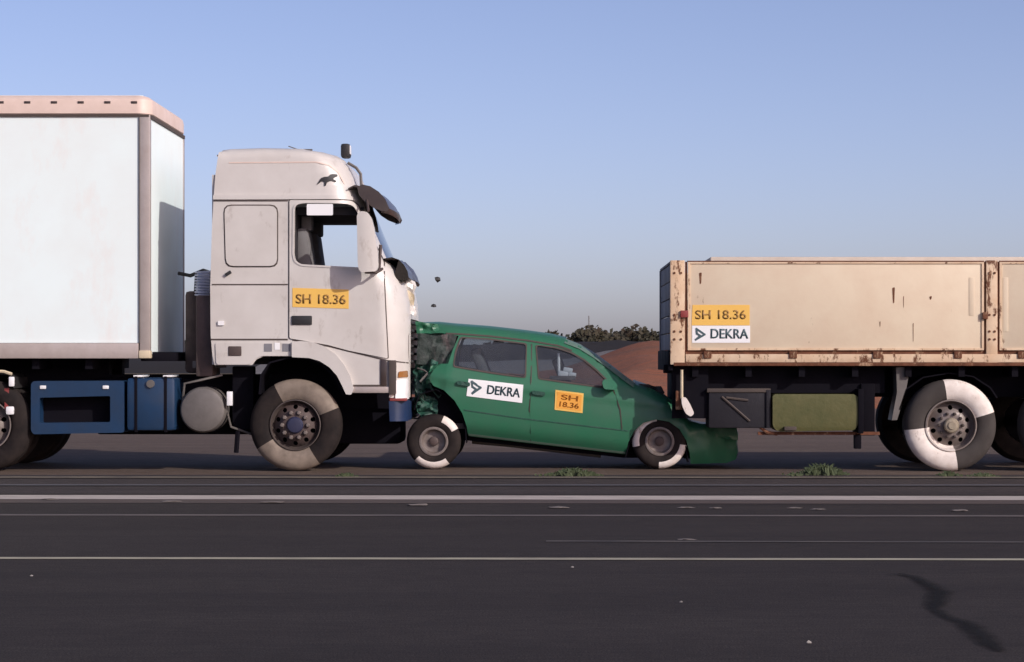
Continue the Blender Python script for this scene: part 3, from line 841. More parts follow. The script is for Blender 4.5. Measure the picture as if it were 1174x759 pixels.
for mir, nm in ((None, 'mirror'),):
    mh_ = [(409, 247), (411, 243), (415, 242), (421, 243), (426, 250), (429, 262), (433, 290), (433.5, 306), (431, 311), (414, 312), (411, 309), (410, 300)]
    def my(x, z): return -.30 + .9 * abs(x - P(420, 0)[0]) ** 2
    mo = finish('mirror', sheet(rounded(L(mh_, -.3), .02, 2), (), my, .09, [P(a, 0, -.3)[0] for a in (413, 417, 421, 425, 429)], (), 0, mir), M['cab'], T)
    fy = (lambda y: y) if mir is None else (lambda y: 2.5 - y)
    x0, z0 = P(432, 285); x1, z1 = P(447, 310)
    bm = tube([(P(420, 0)[0], fy(-.2), P(0, 313)[1]), (P(433, 0)[0], fy(-.16), P(0, 313)[1]), (x1 - .09, fy(.05), P(0, 308)[1])], .016, 8)
    a_tube(bm, [(P(424, 0)[0], fy(-.2), P(0, 243)[1]), (P(420, 0)[0], fy(.08), P(0, 228)[1])], .014, 8)
    a_tube(bm, [(P(437, 0)[0], fy(-.08), P(0, 281)[1]), (P(435, 0)[0], fy(-.08), P(0, 312)[1])], .018, 8)
    finish('mirror_arm', bm, M['brownback'], mo)
x0, z0 = P(391, 177)
rl = finish('roof_lamp', box(x0 - .05, x0 + .055, .5, .72, z0 + .01, z0 + .17, .03), M['black'], T)
finish('lamp_lens', box(x0 + .052, x0 + .062, .52, .70, z0 + .05, z0 + .15, .004), M['lamp'], rl)
bm = tube([(P(351, 0)[0], .5, P(0, 172)[1]), (P(325, 0)[0], .5, P(0, 163)[1])], .006, 5); finish('aerial', bm, M['galv'], T)
bm = tube([(P(333, 0)[0], .6, P(0, 166.5)[1]), (P(352, 0)[0], .6, P(0, 166.5)[1])], .012, 6); finish('roof_bar', bm, M['galv'], T)
# fairing stay in front of the upper roof
bm = tube([(P(396, 0)[0], .3, P(0, 184)[1]), (P(406, 0)[0], .3, P(0, 190)[1]), (P(411, 0)[0], .3, P(0, 197)[1]), (P(412, 0)[0], .3, P(0, 212)[1])], .018, 6)
finish('visor_stay', bm, M['galv'], T)
# bent wiper cowl at the base of the windscreen
cow = bmesh.new(); rows = []
cp = L([(438, 297), (447, 294.5), (455, 296), (462, 302), (467.5, 311), (469, 318.5), (466, 321.5), (458, 319), (449, 316)])
for i, (x, z) in enumerate(cp):
    rows.append([cow.verts.new((x + .015 * math.sin(k * 1.7 + i), .16 + 2.0 * k / 12, z + .012 * math.cos(k * 2.3 + i * 1.3))) for k in range(13)])
for a, b in zip(rows, rows[1:]):
    for k in range(12): cow.faces.new((a[k], a[k + 1], b[k + 1], b[k]))
bmesh.ops.holes_fill(cow, edges=cow.edges)
finish('bent_cowl', cow, M['brown'], T)
bm = tube([(P(438, 0)[0], .12, P(0, 295)[1]), (P(455, 0)[0], .05, P(0, 292)[1]), (P(471, 0)[0], .05, P(0, 301)[1])], .012, 6); finish('wiper_arm', bm, M['black'], T)
# sticker and galloping animal
st = overlay('sticker', [(335.5, 330), (400, 332), (400, 354), (335.5, 352)], M['yellow'], dr, -.0200, .003, .004)
lettering('lettering', 'SH 18.36', (339, 337, 396, 338, 11), -.0212, M['yellow_dk'], st)
animal = [(363, 212), (366, 207), (368, 204), (372, 202.5), (376, 202.3), (378.5, 199.8), (381, 199), (386, 199.4), (386.5, 201.5), (383, 203.2), (381.5, 205), (385.5, 207), (385, 208.3), (380, 207), (377, 207.8), (374.5, 209.5), (373.5, 213), (371.8, 213), (372, 208.6), (369.5, 207.5), (366.5, 209.5)]
overlay('animal_sticker', animal, M['black'], T, -.010, .008, .004)
# blue side tank, battery frame, air cylinder
fr = [(35, 440), (38, 437), (142, 436.5), (142, 496), (38, 498), (35, 494)]
finish('battery_frame', sheet(rounded(L(fr), .03, 3), [rounded(L([(45, 456), (126, 454), (126, 484), (45, 485)]), .02, 3)], None, .55, (), (), .02), M['blue'], T)
finish('battery_recess', pbox(44, 452, 128, 488, .22, .5), M['chassis'], T)
for a in (49, 121):
    x, z = P(a, 444); finish('reflector', box(x - .035, x + .035, .005, .018, z - .02, z + .02, .008), M['lamp'], T)
ft = finish('fuel_tank', pbox(145, 433, 201, 494, -.01, .62, .05), M['blue'], T)
for a in (156, 190):
    finish('tank_strap', pbox(a - 1.6, 431.5, a + 1.6, 495.5, -.018, .60, .004), M['chassis'], T)
finish('tank_cap', lathe([(.0, 0), (.045, 0), (.045, .05), (.0, .05)], 16, cx=P(173, 0)[0], cz=P(0, 440)[1], cy=-.035), M['galv'], T)
for a in (158, 192):
    x, z = P(a, 431.5); finish('tank_bracket', box(x - .05, x + .05, .0, .5, z - .008, z + .014, .004), M['lamp'], T)
x, z = P(232, 470)
cyl = finish('air_cylinder', lathe([(0, .0), (.20, .005), (.24, .02), (.258, .05), (.258, .5), (.24, .53), (0, .535)], 40, cx=x, cz=z, cy=.0), M['galv'], T)
bm = tube([(P(205, 0)[0], .2, P(0, 470)[1]), (P(210, 0)[0], .1, P(0, 440)[1]), (P(228, 0)[0], .12, P(0, 436)[1]), (P(252, 0)[0], .2, P(0, 430)[1])], .014, 6)
a_tube(bm, [(P(243, 0)[0], .05, P(0, 455)[1]), (P(256, 0)[0], .12, P(0, 462)[1]), (P(262, 0)[0], .2, P(0, 490)[1]), (P(288, 0)[0], .3, P(0, 500)[1])], .014, 6)
finish('brake_hose', bm, M['galv'], T)
finish('cylinder_strap', lathe([(.262, .14), (.268, .14), (.268, .18), (.262, .18), (.262, .14)], 40, cx=P(232, 470)[0], cz=P(232, 470)[1]), M['chassis'], T)
x, z = P(263, 458); finish('marker_lamp', box(x - .03, x + .035, -.01, .05, z - .07, z + .09, .01), M['lamp'], T)
# chassis rails and dark underbody
for y in (.72, 1.62):
    finish('chassis_rail', box(P(-70, 0)[0], P(462, 0)[0], y, y + .1, P(0, 470)[1], P(0, 430)[1]), M['chassis'], T)
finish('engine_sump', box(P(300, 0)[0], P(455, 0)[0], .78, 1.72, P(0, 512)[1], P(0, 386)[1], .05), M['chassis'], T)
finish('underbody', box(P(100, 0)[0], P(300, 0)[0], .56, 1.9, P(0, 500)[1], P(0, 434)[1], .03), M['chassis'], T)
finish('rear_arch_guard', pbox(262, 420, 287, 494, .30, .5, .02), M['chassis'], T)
finish('hanging_bracket', tube([(P(270, 0)[0], .2, P(0, 495)[1]), (P(268, 0)[0], .2, P(0, 520)[1])], .03, 6), M['chassis'], T)
finish('front_axle', tube([(P(338, 0)[0], .35, .515), (P(338, 0)[0], 2.15, .515)], .07, 10), M['chassis'], T)
# rear body of the cab gap: exhaust / air stack, coiled hoses
finish('air_stack', pbox(222, 338, 242, 432, .15, .75, .03), M['brownback'], T)
finish('exhaust_stack', lathe([(.0, 0), (.05, 0), (.05, 1.15), (0, 1.15)], 16), M['black'], T, keep=True)
ex = T.children[-1]; ex.rotation_euler.x = R(90); ex.location = Vector((P(194, 0)[0] + .12, .7, P(0, 430)[1])) - T.location
finish('filter_housing', box(P(203, 0)[0], P(219, 0)[0], .55, 1.1, P(0, 428)[1], P(0, 332)[1], .05), M['brownback'], T)
finish('stack_bracket', box(P(216, 0)[0], P(243, 0)[0], .3, 1.2, P(0, 422)[1], P(0, 414)[1], .005), M['galv'], T)
bm = tube([(P(190, 0)[0], .9, P(0, 310)[1]), (P(205, 0)[0], .85, P(0, 313)[1]), (P(222, 0)[0], .75, P(0, 307)[1]), (P(232, 0)[0], .6, P(0, 310)[1])], .022, 6)
finish('hose_arm', bm, M['black'], T)
for j, mt_ in enumerate(('hose_white', 'hose_blue', 'hose_white')):
    pts = []
    for k in range(110):
        a = k * .52
        pts.append((P(227 + 9.5 * math.cos(a) , 0)[0], .42 + j * .2 + .08 * math.sin(a), P(0, 309 + k * .27 + j * .8)[1]))
    finish('coiled_hose', tube(pts, .011, 6), M[mt_], T)
for j in range(3):
    finish('hose', tube([(P(214 + j * 4, 0)[0], .7 + j * .1, P(0, 312)[1]), (P(212 + j * 4, 0)[0], .65 + j * .1, P(0, 360)[1]), (P(218 + j * 4, 0)[0], .7 + j * .1, P(0, 420)[1])], .016, 6), M['black' if j != 1 else 'galv'], T)
# rear mudguard with lamps
finish('mudguard', strip(L([(-75, 455), (-60, 436), (-40, 428), (-12, 426), (8, 428), (15, 433), (16, 445)]), lambda x, z: .05, .38, (0, 0), 3, .02), M['black'], T)
finish('mudguard_trim', tube([(P(-12, 0)[0], .03, P(0, 425)[1]), (P(4, 0)[0], .03, P(0, 426)[1]), (P(13, 0)[0], .03, P(0, 429)[1])], .018, 6), M['pale'], T)
x, z = P(13, 437); finish('marker_lamp', box(x - .03, x + .03, .0, .04, z - .06, z + .05, .01), M['lamp'], T)
x, z = P(11, 471); finish('marker_lamp', box(x - .045, x + .045, .0, .05, z - .045, z + .05, .02), M['lamp'], T)
finish('lamp_bracket', pbox(4, 445, 9, 470, .05, .1), M['red'], T)
tan = M['chalk_tan']
wf = truck_wheel(T, (P(338, 0)[0], .05, .515), 'front', [(22, 118, tan), (212, 302, tan)])
truck_wheel(T, (P(-18, 0)[0], .06, .515), 'rear', (), True)
truck_wheel(T, (P(-18, 0)[0], 2.44, .515), 'rear', (), True, far=True)
truck_wheel(T, (P(338, 0)[0], 2.45, .515), 'front', (), far=True)

# ================================================================== GREEN ESTATE CAR
YC = .45
E = thing('estate_car', 'crumpled green estate car crushed between the truck cab and the dropside trailer', 'car', (P(630, 0, YC)[0], YC + .85, 0))
ym = YC + .86
car_outer = [(479, 381), (479, 371), (500, 370.5), (520, 372.5), (560, 375.5), (600, 380), (630, 384), (650, 388.5), (666, 395), (683, 405.5), (700, 418), (716, 430.5), (730, 441),
             (747, 447), (763, 456), (779, 469), (792, 483), (812, 488), (833, 489), (846, 491.5), (849, 499), (847.5, 510), (849, 520), (846.5, 529), (836, 532.5), (793, 532.5),
             (791, 520), (787, 505), (779, 492), (767, 483.5), (752, 481), (738, 484.5), (727, 494), (720.5, 507), (717.5, 521.5),
             (536.5, 500.5), (535, 489), (530, 474), (521, 459), (509, 447.5), (497, 442.5), (491, 434), (497, 424), (504, 417), (513.5, 417), (519, 400), (525, 385), (505, 381.5)]
rwin = [(527.5, 386.5), (560, 388.5), (603.5, 394), (602.5, 433), (585, 430.5), (560, 427), (519.5, 420), (522, 403)]
fwin = [(614.5, 395.5), (638, 398.5), (655, 404), (670, 412.5), (684, 424), (697, 437), (700, 442), (694, 444.5), (617.5, 434)]
carW = L(car_outer, YC)
def car_sill(x): # sill height line
    x0, z0 = P(536, 500, YC); x1, z1 = P(716, 521, YC); return z0 + (z1 - z0) * (x - x0) / (x1 - x0)
topline = carW[1:17]
def car_top(x):
    for (x0, z0), (x1, z1) in zip(topline, topline[1:]):
        if x0 <= x <= x1: return z0 + (z1 - z0) * (x - x0) / (x1 - x0)
    return topline[0][1] if x < topline[0][0] else topline[-1][1]
xn0, xn1 = P(770, 0, YC)[0], P(849, 0, YC)[0]
def car_y(x, z):
    h = z - car_sill(x)
    y = YC
    if h > .74: y += .27 * ((h - .74) / .5) ** 1.15
    y += .05 * ((h - .42) / .42) ** 2 if h < .74 else .05 * .58
    if h < .16: y += .05 * ((.16 - h) / .16) ** 2
    # shoulder crease
    y -= .012 * math.exp(-((h - .63) / .05) ** 2)
    zt = car_top(x); t = max(0, min(1, (z - (zt - .11)) / .11)); y += .13 * (1 - math.sqrt(max(0, 1 - t * t * .98)))
    if x > xn0: y += .42 * ((x - xn0) / (xn1 - xn0)) ** 2.2
    xf_ = P(735, 0, YC)[0]
    if x > xf_:
        a = min(1, (x - xf_) / .6)
        y += a * (.035 * abs(noise.noise(Vector((x * 4.3, 7, z * 5.1)))) + .015 * noise.noise(Vector((x * 9, 2, z * 3))))
    # dents towards the crushed tail
    xt = P(515, 0, YC)[0]
    if x < xt: y += (xt - x) * (.22 + .25 * noise.noise(Vector((x * 6, 0, z * 6))))
    y += .006 * noise.noise(Vector((x * 2.5, 3, z * 3)))
    return y
kxs = [P(a, 0, YC)[0] for a in list(range(484, 728, 9)) + list(range(728, 849, 4))]
kzs = frange(.2, 1.7, 40)
holes = [rounded(L(rwin, YC), .03, 2), rounded(L(fwin, YC), .03, 2)]
for mir in (None, ym):
    finish('body_side', sheet(carW, holes, car_y, .02, kxs, kzs, 0, mir), M['green'], E)
finish('roof', strip(topline[0:7], car_y, ym, (0, .03), 12), M['green'], E)
finish('windscreen', strip(topline[6:12], car_y, ym, (.02, -.01), 12, .005), M['dusty'], E)
finish('bonnet', strip(topline[11:16], car_y, ym, (.0, .05), 12), M['green'], E)
finish('crushed_front', strip(L([(792, 483), (812, 488), (833, 489), (846, 491.5), (849, 499), (847.5, 510), (849, 520), (846.5, 529), (836, 532)], YC), car_y, ym, (.04, 0), 12), M['green'], E)
# A-pillar trim, roof drip trim, window rubbers
def strip_line(pts, wd, off, mat, name, parent, mirror=None, Yp=YC, fn=car_y):
    q = [Vector(p) for p in L(pts, Yp)]
    up = []; dn = []
    for i, p in enumerate(q):
        t = (q[min(i + 1, len(q) - 1)] - q[max(i - 1, 0)]).normalized(); n = Vector((-t.y, t.x)) * wd / 2
        up.append(tuple(p + n)); dn.append(tuple(p - n))
    poly = up + dn[::-1]
    x0, x1 = min(a for a, b in poly), max(a for a, b in poly)
    return finish(name, sheet(poly, (), fn, .012, frange(x0, x1, max(2, int((x1 - x0) / .08)))[1:-1], (), off, mirror), mat, parent)
strip_line([(648, 390.5), (665, 397), (682, 407.5), (699, 420), (715, 432.5), (728, 442)], .055, -.012, M['greentrim'], 'pillar_trim', E)
strip_line([(510, 382), (530, 382.8), (560, 385), (604, 390), (640, 396), (656, 402)], .018, -.006, M['seal'], 'gutter_trim', E)
strip_line([(537, 498.5), (600, 506), (660, 513), (717, 519.5)], .022, -.014, M['greentrim'], 'sill_trim', E)
strip_line([(532, 470), (600, 480), (720, 494)], .012, -.005, M['torn'], 'rub_strip', E)
for nm, wd_ in (('rear_window', rwin), ('front_window', fwin)):
    fr_ = overlay('window_rubber', grow(wd_, 1.0), M['seal'], E, -.006, .012, .03, [grow(wd_, -1.0)], fn=car_y, Y=YC)
    overlay('window_glass', grow(wd_, .6), M['dusty'], fr_, .012, .003, .03, fn=car_y, Y=YC)
    overlay('window_glass', grow(wd_, .6), M['dusty'], fr_, .012, .003, .03, fn=car_y, Y=YC, mirror=ym)
# door outlines and handles
for pts in ([(609.5, 394), (609, 432), (607, 470), (608, 508)], [(703, 446), (711, 470), (713, 490), (712, 519)]):
    strip_line(pts, .012, -.007, M['seal'], 'door_gap', E)
for a, b in ((610, 447.5), (524, 436.5)):
    finish('door_handle', sheet(rounded(L([(a, b), (a + 15, b + 2), (a + 15, b + 6.5), (a, b + 4.5)], YC), .02, 3), (), car_y, .02, (), (), -.028), M['torn'], E)
overlay('wing_mirror', [(690, 438), (693, 434.5), (704, 436), (708, 442), (706, 447), (692, 446)], M['green'], E, -.14, .16, .03, fn=car_y, Y=YC)
# front arch liner, rear arch liner, underbody
finish('arch_liner', strip(L([(717, 524), (722, 506), (730, 493), (745, 484), (762, 484), (778, 494), (786, 508), (790, 530)], YC), lambda x, z: YC + .04, YC + .17, (0, 0), 3, .01), M['chassis'], E)
finish('arch_liner', strip(L([(474, 470), (480, 452), (500, 446), (516, 456), (527, 472), (534, 492), (535, 508)], YC), lambda x, z: YC + .05, YC + .19, (0, 0), 3, .01), M['chassis'], E)
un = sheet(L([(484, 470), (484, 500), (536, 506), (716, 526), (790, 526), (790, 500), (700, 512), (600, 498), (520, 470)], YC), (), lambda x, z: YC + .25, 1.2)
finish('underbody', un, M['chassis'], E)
finish('exhaust_pipe', tube([(P(540, 0, YC)[0], 1.0, P(0, 508, YC)[1]), (P(580, 0, YC)[0], .9, P(0, 511, YC)[1]), (P(690, 0, YC)[0], .9, P(0, 524, YC)[1])], .03, 8), M['galv'], E)
# interior
for x_, nm in ((560, 'seat'), (655, 'seat')):
    for y in (YC + .42, YC + .98):
        zc = 444 + (x_ - 560) * .11
        s = finish('seat', box(P(x_, 0, YC)[0], P(x_ + 42, 0, YC)[0], y, y + .48, P(0, zc + 14, YC)[1], P(0, zc, YC)[1], .04), M['seat'], E)
        bm = box(-.06, .06, y, y + .46, 0, .52, .05); bmesh.ops.rotate(bm, cent=(0, 0, 0), matrix=Matrix.Rotation(R(-22), 3, 'Y'), verts=bm.verts)
        bmesh.ops.translate(bm, vec=(P(x_ + 2, 0, YC)[0], 0, P(0, zc + 4, YC)[1]), verts=bm.verts); finish('backrest', bm, M['seat'], s)
finish('dashboard', box(P(690, 0, YC)[0], P(728, 0, YC)[0], YC + .12, YC + 1.6, P(0, 465, YC)[1], P(0, 447, YC)[1], .03), M['interior'], E)
finish('floor_pan', box(P(500, 0, YC)[0], P(730, 0, YC)[0], YC + .1, YC + 1.62, P(0, 492, YC)[1], P(0, 486, YC)[1]), M['interior'], E)
# crushed tail: crumpled sheets
def crumple(name, pts, mat, y0, depth, amp, seed, n=14, m=8, parent=E, th=.015):
    """four-cornered torn sheet: pts = tl, tr, br, bl"""
    a, b, c, d = [Vector(p) for p in L(pts, YC)]
    bm = bmesh.new(); g = []
    for i in range(n + 1):
        row = []
        for j in range(m + 1):
            s, t = i / n, j / m
            p = (a * (1 - s) + b * s) * (1 - t) + (d * (1 - s) + c * s) * t
            q = Vector((p.x * 5 + seed, p.y * 5, seed * 1.7))
            v = noise.noise_vector(q) + .5 * noise.noise_vector(q * 2.7)
            row.append(bm.verts.new((p.x + v.x * amp * .35, y0 + depth * s + abs(v.y) * amp, p.y + v.z * amp * .35)))
        g.append(row)
    for i in range(n):
        for j in range(m): bm.faces.new((g[i][j], g[i + 1][j], g[i + 1][j + 1], g[i][j + 1]))
    r = bmesh.ops.extrude_face_region(bm, geom=bm.faces[:])
    bmesh.ops.translate(bm, vec=(0, th, 0), verts=[v for v in r['geom'] if isinstance(v, bmesh.types.BMVert)])
    return finish(name, bm, mat, parent, ang=.35)
M['crazed'] = paint('shattered_tinted_glass', (.060, .070, .066), .7, spec=.3, amount=1.0, dirt=(.010, .026, .020), scale=9, bump=.12, dirt2=(.13, .10, .10), amount2=.7, scale2=7, lo2=.54, hi2=.66)
crumple('crumpled_quarter_glass', [(478, 381), (524, 385), (510, 419), (476, 418)], M['crazed'], YC + .20, -.04, .06, 3)
crumple('crumpled_tailgate', [(474, 412), (502, 416), (494, 444), (474, 450)], M['torn'], YC + .18, -.04, .14, 9)
crumple('crumpled_wing', [(492, 419), (516, 419), (516, 440), (489, 440)], M['green'], YC + .09, -.04, .10, 5)
crumple('torn_bumper', [(472, 440), (500, 446), (504, 470), (476, 478)], M['torn'], YC + .18, .02, .25, 13)
crumple('torn_bumper', [(476, 462), (497, 452), (500, 478), (482, 484)], M['torn'], YC + .10, .05, .18, 21)
crumple('tailgate_frame', [(475, 368), (500, 370), (505, 381), (477, 383)], M['green'], YC + .32, -.02, .07, 31)
for j in range(7):
    a = rnd.uniform(474, 500); b = rnd.uniform(416, 470)
    pts = [(P(a, 0, YC)[0], YC + rnd.uniform(.1, .4), P(0, b, YC)[1])]
    for k in range(3): pts.append((pts[-1][0] + rnd.uniform(-.1, .12), pts[-1][1] + rnd.uniform(-.08, .08), pts[-1][2] + rnd.uniform(-.14, .06)))
    finish('torn_strut', tube(pts, .012, 5), M['torn' if j % 2 else 'galv'], E)
finish('tail_panel', box(P(479, 0, YC)[0], P(486, 0, YC)[0], YC + .3, YC + 1.45, P(0, 470, YC)[1], P(0, 384, YC)[1]), M['torn'], E)
crumple('buckled_bonnet', [(742, 445.5), (778, 462), (792, 478), (752, 460)], M['green'], YC + .10, .05, .09, 51, 10, 5)
crumple('torn_bumper', [(806, 486), (846, 489), (848, 506), (808, 500)], M['green'], YC + .12, .16, .035, 61, 10, 5)
crumple('bent_wiper_cowl', [(728, 441), (757, 443), (762, 452), (738, 449)], M['black'], YC + .22, .1, .12, 41, 8, 4)
finish('load_bay_wall', box(P(482, 0, YC)[0], P(521, 0, YC)[0], YC + .36, YC + 1.4, P(0, 470, YC)[1], P(0, 379, YC)[1]), M['torn'], E)
def scrap(name, pts, mat, y, amp, seed, parent):
    o = crumple(name, pts, mat, y, .05, amp, seed, 6, 4, parent, .01); return o
scrap('broken_trim', [(462, 319), (474, 323), (474, 343), (465, 338)], M['cab'], .5, .10, 3, T)
scrap('broken_trim', [(466, 346), (475, 350), (475, 363), (466, 362)], M['cab'], .45, .10, 8, T)
scrap('broken_trim', [(464, 332), (472, 337), (472, 352), (466, 350)], M['pale'], .42, .12, 14, T)
finish('wheel_housing', box(P(481, 0, YC)[0], P(536, 0, YC)[0], YC + .22, YC + 1.5, P(0, 498, YC)[1], P(0, 432, YC)[1], .03), M['chassis'], E)
# stickers on the doors
def flatY(v): return lambda x, z: v
def quad_sticker(name, quad, mat, off, parent, fn):
    q = L(quad, YC); x0, x1 = min(a for a, b in q), max(a for a, b in q); z0, z1 = min(b for a, b in q), max(b for a, b in q)
    return finish(name, sheet(q, (), fn, .003, frange(x0, x1, 8)[1:-1], frange(z0, z1, 4)[1:-1], off), mat, parent)
def on_car(o, off):
    # bend a flat lettering mesh on to the door skin
    wl = Vector((0, 0, 0)); q = o
    while q is not None: wl += q.location; q = q.parent
    for v in o.data.vertices:
        v.co.y = car_y(v.co.x + wl.x, v.co.z + wl.z) - off - wl.y
s1 = quad_sticker('sticker', [(537.2, 434.2), (600, 441.2), (598.6, 462), (534.8, 454.0)], M['sticker'], -.006, E, car_y)
l1 = lettering('lettering', 'DEKRA', (558, 441.3, 595.5, 445.6, 10.2), YC, M['ink'], s1); on_car(l1, .0078)
l2 = triangle_logo('triangle_emblem', [(541, 437.5), (551, 444.5), (541.5, 451.0), (546, 446.5), (541.5, 443.5), (541, 437.5)], YC, s1, .026); on_car(l2, .0078)
s2 = quad_sticker('sticker', [(636.8, 447), (669.2, 451), (667.9, 473.6), (635.8, 469.8)], M['yellow'], -.006, E, car_y)
s3 = quad_sticker('sticker_field', [(638.9, 449.2), (667.1, 452.8), (666.0, 471.3), (637.8, 467.9)], M['orange'], -.0075, s2, car_y)
l3 = lettering('lettering', 'SH', (643, 452.0, 662, 454.4, 6), YC, M['orange_dk'], s2); on_car(l3, .0092)
l4 = lettering('lettering', '18.36', (641, 460.0, 663, 462.8, 6), YC, M['orange_dk'], s2); on_car(l4, .0092)
# wheels
yw = YC + .03
car_wheel(E, (*P(497, 0, YC)[:1], yw, .315), [(28, 68), (225, 305)])
car_wheel(E, (*P(756.5, 0, YC)[:1], yw, .315), [(98, 192), (268, 352)])
car_wheel(E, (*P(497, 0, YC)[:1], YC + 1.69, .315), [], True)
car_wheel(E, (*P(756.5, 0, YC)[:1], YC + 1.69, .315), [], True)

# white measuring rig standing inside the car behind the front door glass
MR = thing('measuring_rig', 'white instrument rig with upright rod inside the green car behind its front door glass', 'instrument', (P(645, 0, YC)[0], YC + .26, P(0, 436, YC)[1]))
finish('rod', tube([(P(641, 0, YC)[0], YC + .26, P(0, 430, YC)[1]), (P(640.5, 0, YC)[0], YC + .30, P(0, 405, YC)[1])], .018, 8), M['lamp'], MR)
bm = bmesh.new()
for (a0, b0, a1, b1) in ((640, 425.5, 652, 432), (646, 421.5, 657, 427), (652, 427, 661, 432.5)):
    xa, za = P(a0, b0, YC); xb, zb2 = P(a1, b1, YC)
    a_box(bm, xa, xb, YC + .22, YC + .31, zb2, za, .015, R(10))
finish('instrument_head', bm, M['lamp'], MR)
finish('base_plate', box(P(630, 0, YC)[0], P(660, 0, YC)[0], YC + .18, YC + .32, P(0, 436, YC)[1], P(0, 431, YC)[1], .005), M['galv'], MR)

# ================================================================== DROPSIDE TRAILER (right)
D = thing('dropside_trailer', 'rusty beige dropside trailer on the right with chalked wheel', 'trailer', (P(1091, 0)[0], 1.25, 0))
X0 = P(768.5, 0)[0]; XE = P(1500, 0)[0]
zt_, zb_ = P(0, 299)[1], P(0, 420)[1]
def board(a, b, t=300.5, bt=401.5):
    x0, z1 = P(a, t); x1, z0 = P(b, bt)
    sb = finish('side_board', box(x0, x1, .006, .045, z0, z1, .006), M['beige'], D)
    finish('board_frame', sheet([(x0, z0), (x1, z0), (x1, z1), (x0, z1)], [[(x0 + .025, z0 + .022), (x1 - .025, z0 + .022), (x1 - .025, z1 - .018), (x0 + .025, z1 - .018)]], flatY(-.006), .013), M['beige_rust'], sb)
    return sb
sb1 = board(788.5, 1128)
board(1146, 1486)
finish('top_edge', box(P(788, 0)[0], P(1128, 0)[0], -.002, .04, P(0, 300.2)[1], P(0, 298.9)[1]), M['rust'], D)
finish('top_edge', box(P(1146, 0)[0], P(1486, 0)[0], -.002, .04, P(0, 300.2)[1], P(0, 298.9)[1]), M['rust'], D)
def post(a, b):
    x0, _ = P(a, 0); x1, _ = P(b, 0)
    p = finish('post', box(x0, x1, -.012, .09, P(0, 418)[1], P(0, 298.5)[1], .008), M['beige_rust'], D)
    bm = bmesh.new()
    for yy in (313, 361, 380, 389):
        for f in (.28, .74):
            q = x0 + (x1 - x0) * f; z = P(0, yy)[1]
            a_lathe(bm, [(.014, -.012), (.014, -.020), (0, -.022)], 8, cx=q, cz=z)
    finish('bolts', bm, M['rust'], p)
    return p
post(768.5, 785); post(1130.5, 1143.5); post(1488, 1500)
for a in (786.8, 1129.3, 1144.8):
    finish('post_gap', box(P(a - 1.2, 0)[0], P(a + 1.2, 0)[0], .01, .04, P(0, 402)[1], P(0, 300)[1]), M['rust'], D)
latch = finish('latch', pbox(780, 356, 789, 364, -.04, -.012, .006), M['red'], D)
finish('latch', pbox(1126, 358, 1132, 366, -.035, -.012, .006), M['rust'], D)
# lower rail, gap, hinges
finish('hinge_gap', box(P(786, 0)[0], XE, .02, .05, P(0, 406)[1], P(0, 401)[1]), M['rust'], D)
finish('side_rail', box(P(786, 0)[0], XE, -.014, .12, P(0, 415.5)[1], P(0, 406)[1], .008), M['beige_rust'], D)
finish('rail_edge', box(X0 + .04, XE, -.018, .12, P(0, 419.5)[1], P(0, 415.6)[1], .004), M['rust'], D)
hg = None
for a in (811, 909, 1005, 1098, 1171, 1265, 1360):
    x, z = P(a, 406.5)
    if hg is None: hg = finish('hinge', box(x - .045, x + .045, -.03, .02, z - .045, z + .035, .012), M['rust'], D, loc=(x, 0, z))
    else:
        h2 = hg.copy(); C.objects.link(h2); h2.location.x = x - D.location.x
# vertical press marks and stains on the boards
for a, b, c in ((1114, 318, 362), (1153, 318, 380)):
    finish('stiffener', pbox(a - 3, b, a + 3, c, .002, .01, .003), M['beige'], sb1)
for a, b, c, wd_ in ((803, 313, 325, 1.6), (1024.5, 330, 347, 1.5), (1067, 340, 343, 1.5), (1047, 371, 391, .5), (1036, 340, 352, .4), (888, 400, 401, 6), (1009, 369, 374, .6)):
    finish('rust_stain', sheet(rounded(L([(a - wd_, b), (a + wd_, b - .8), (a + wd_ * .6, c), (a - wd_ * .4, c + 1)]), .01, 2), (), flatY(.004), .0025), M['rust'], sb1)
# front board, far board, floor
nb = 5
z0_, z1_ = P(0, 401)[1], P(0, 301)[1]
for k in range(nb):
    a = z0_ + (z1_ - z0_) * k / nb; b = z0_ + (z1_ - z0_) * (k + 1) / nb
    finish('front_plank', box(X0 + .015, X0 + .05, .09, 2.41, a, b - .012, .004), M['grey_board'], D)
finish('front_post', box(X0, X0 + .05, 2.41, 2.5, P(0, 420)[1], P(0, 301)[1], .006), M['grey_board'], D)
finish('front_rail', box(X0 + .003, X0 + .055, .09, 2.41, z1_ - .008, z1_ + .02, .006), M['grey_board'], D)
finish('side_board', box(X0 + .1, XE, 2.455, 2.494, z0_, z1_ - .03), M['beige'], D)
finish('floor', box(X0 + .05, XE, .05, 2.45, P(0, 414)[1], P(0, 404)[1]), M['chassis'], D)
finish('front_beam', box(X0 - .02, X0 + .03, .02, 2.48, P(0, 425)[1], P(0, 401.5)[1], .01), M['chassis'], D)
finish('front_bracket', pbox(762, 418, 775, 428, .2, .35, .01), M['chassis'], D)
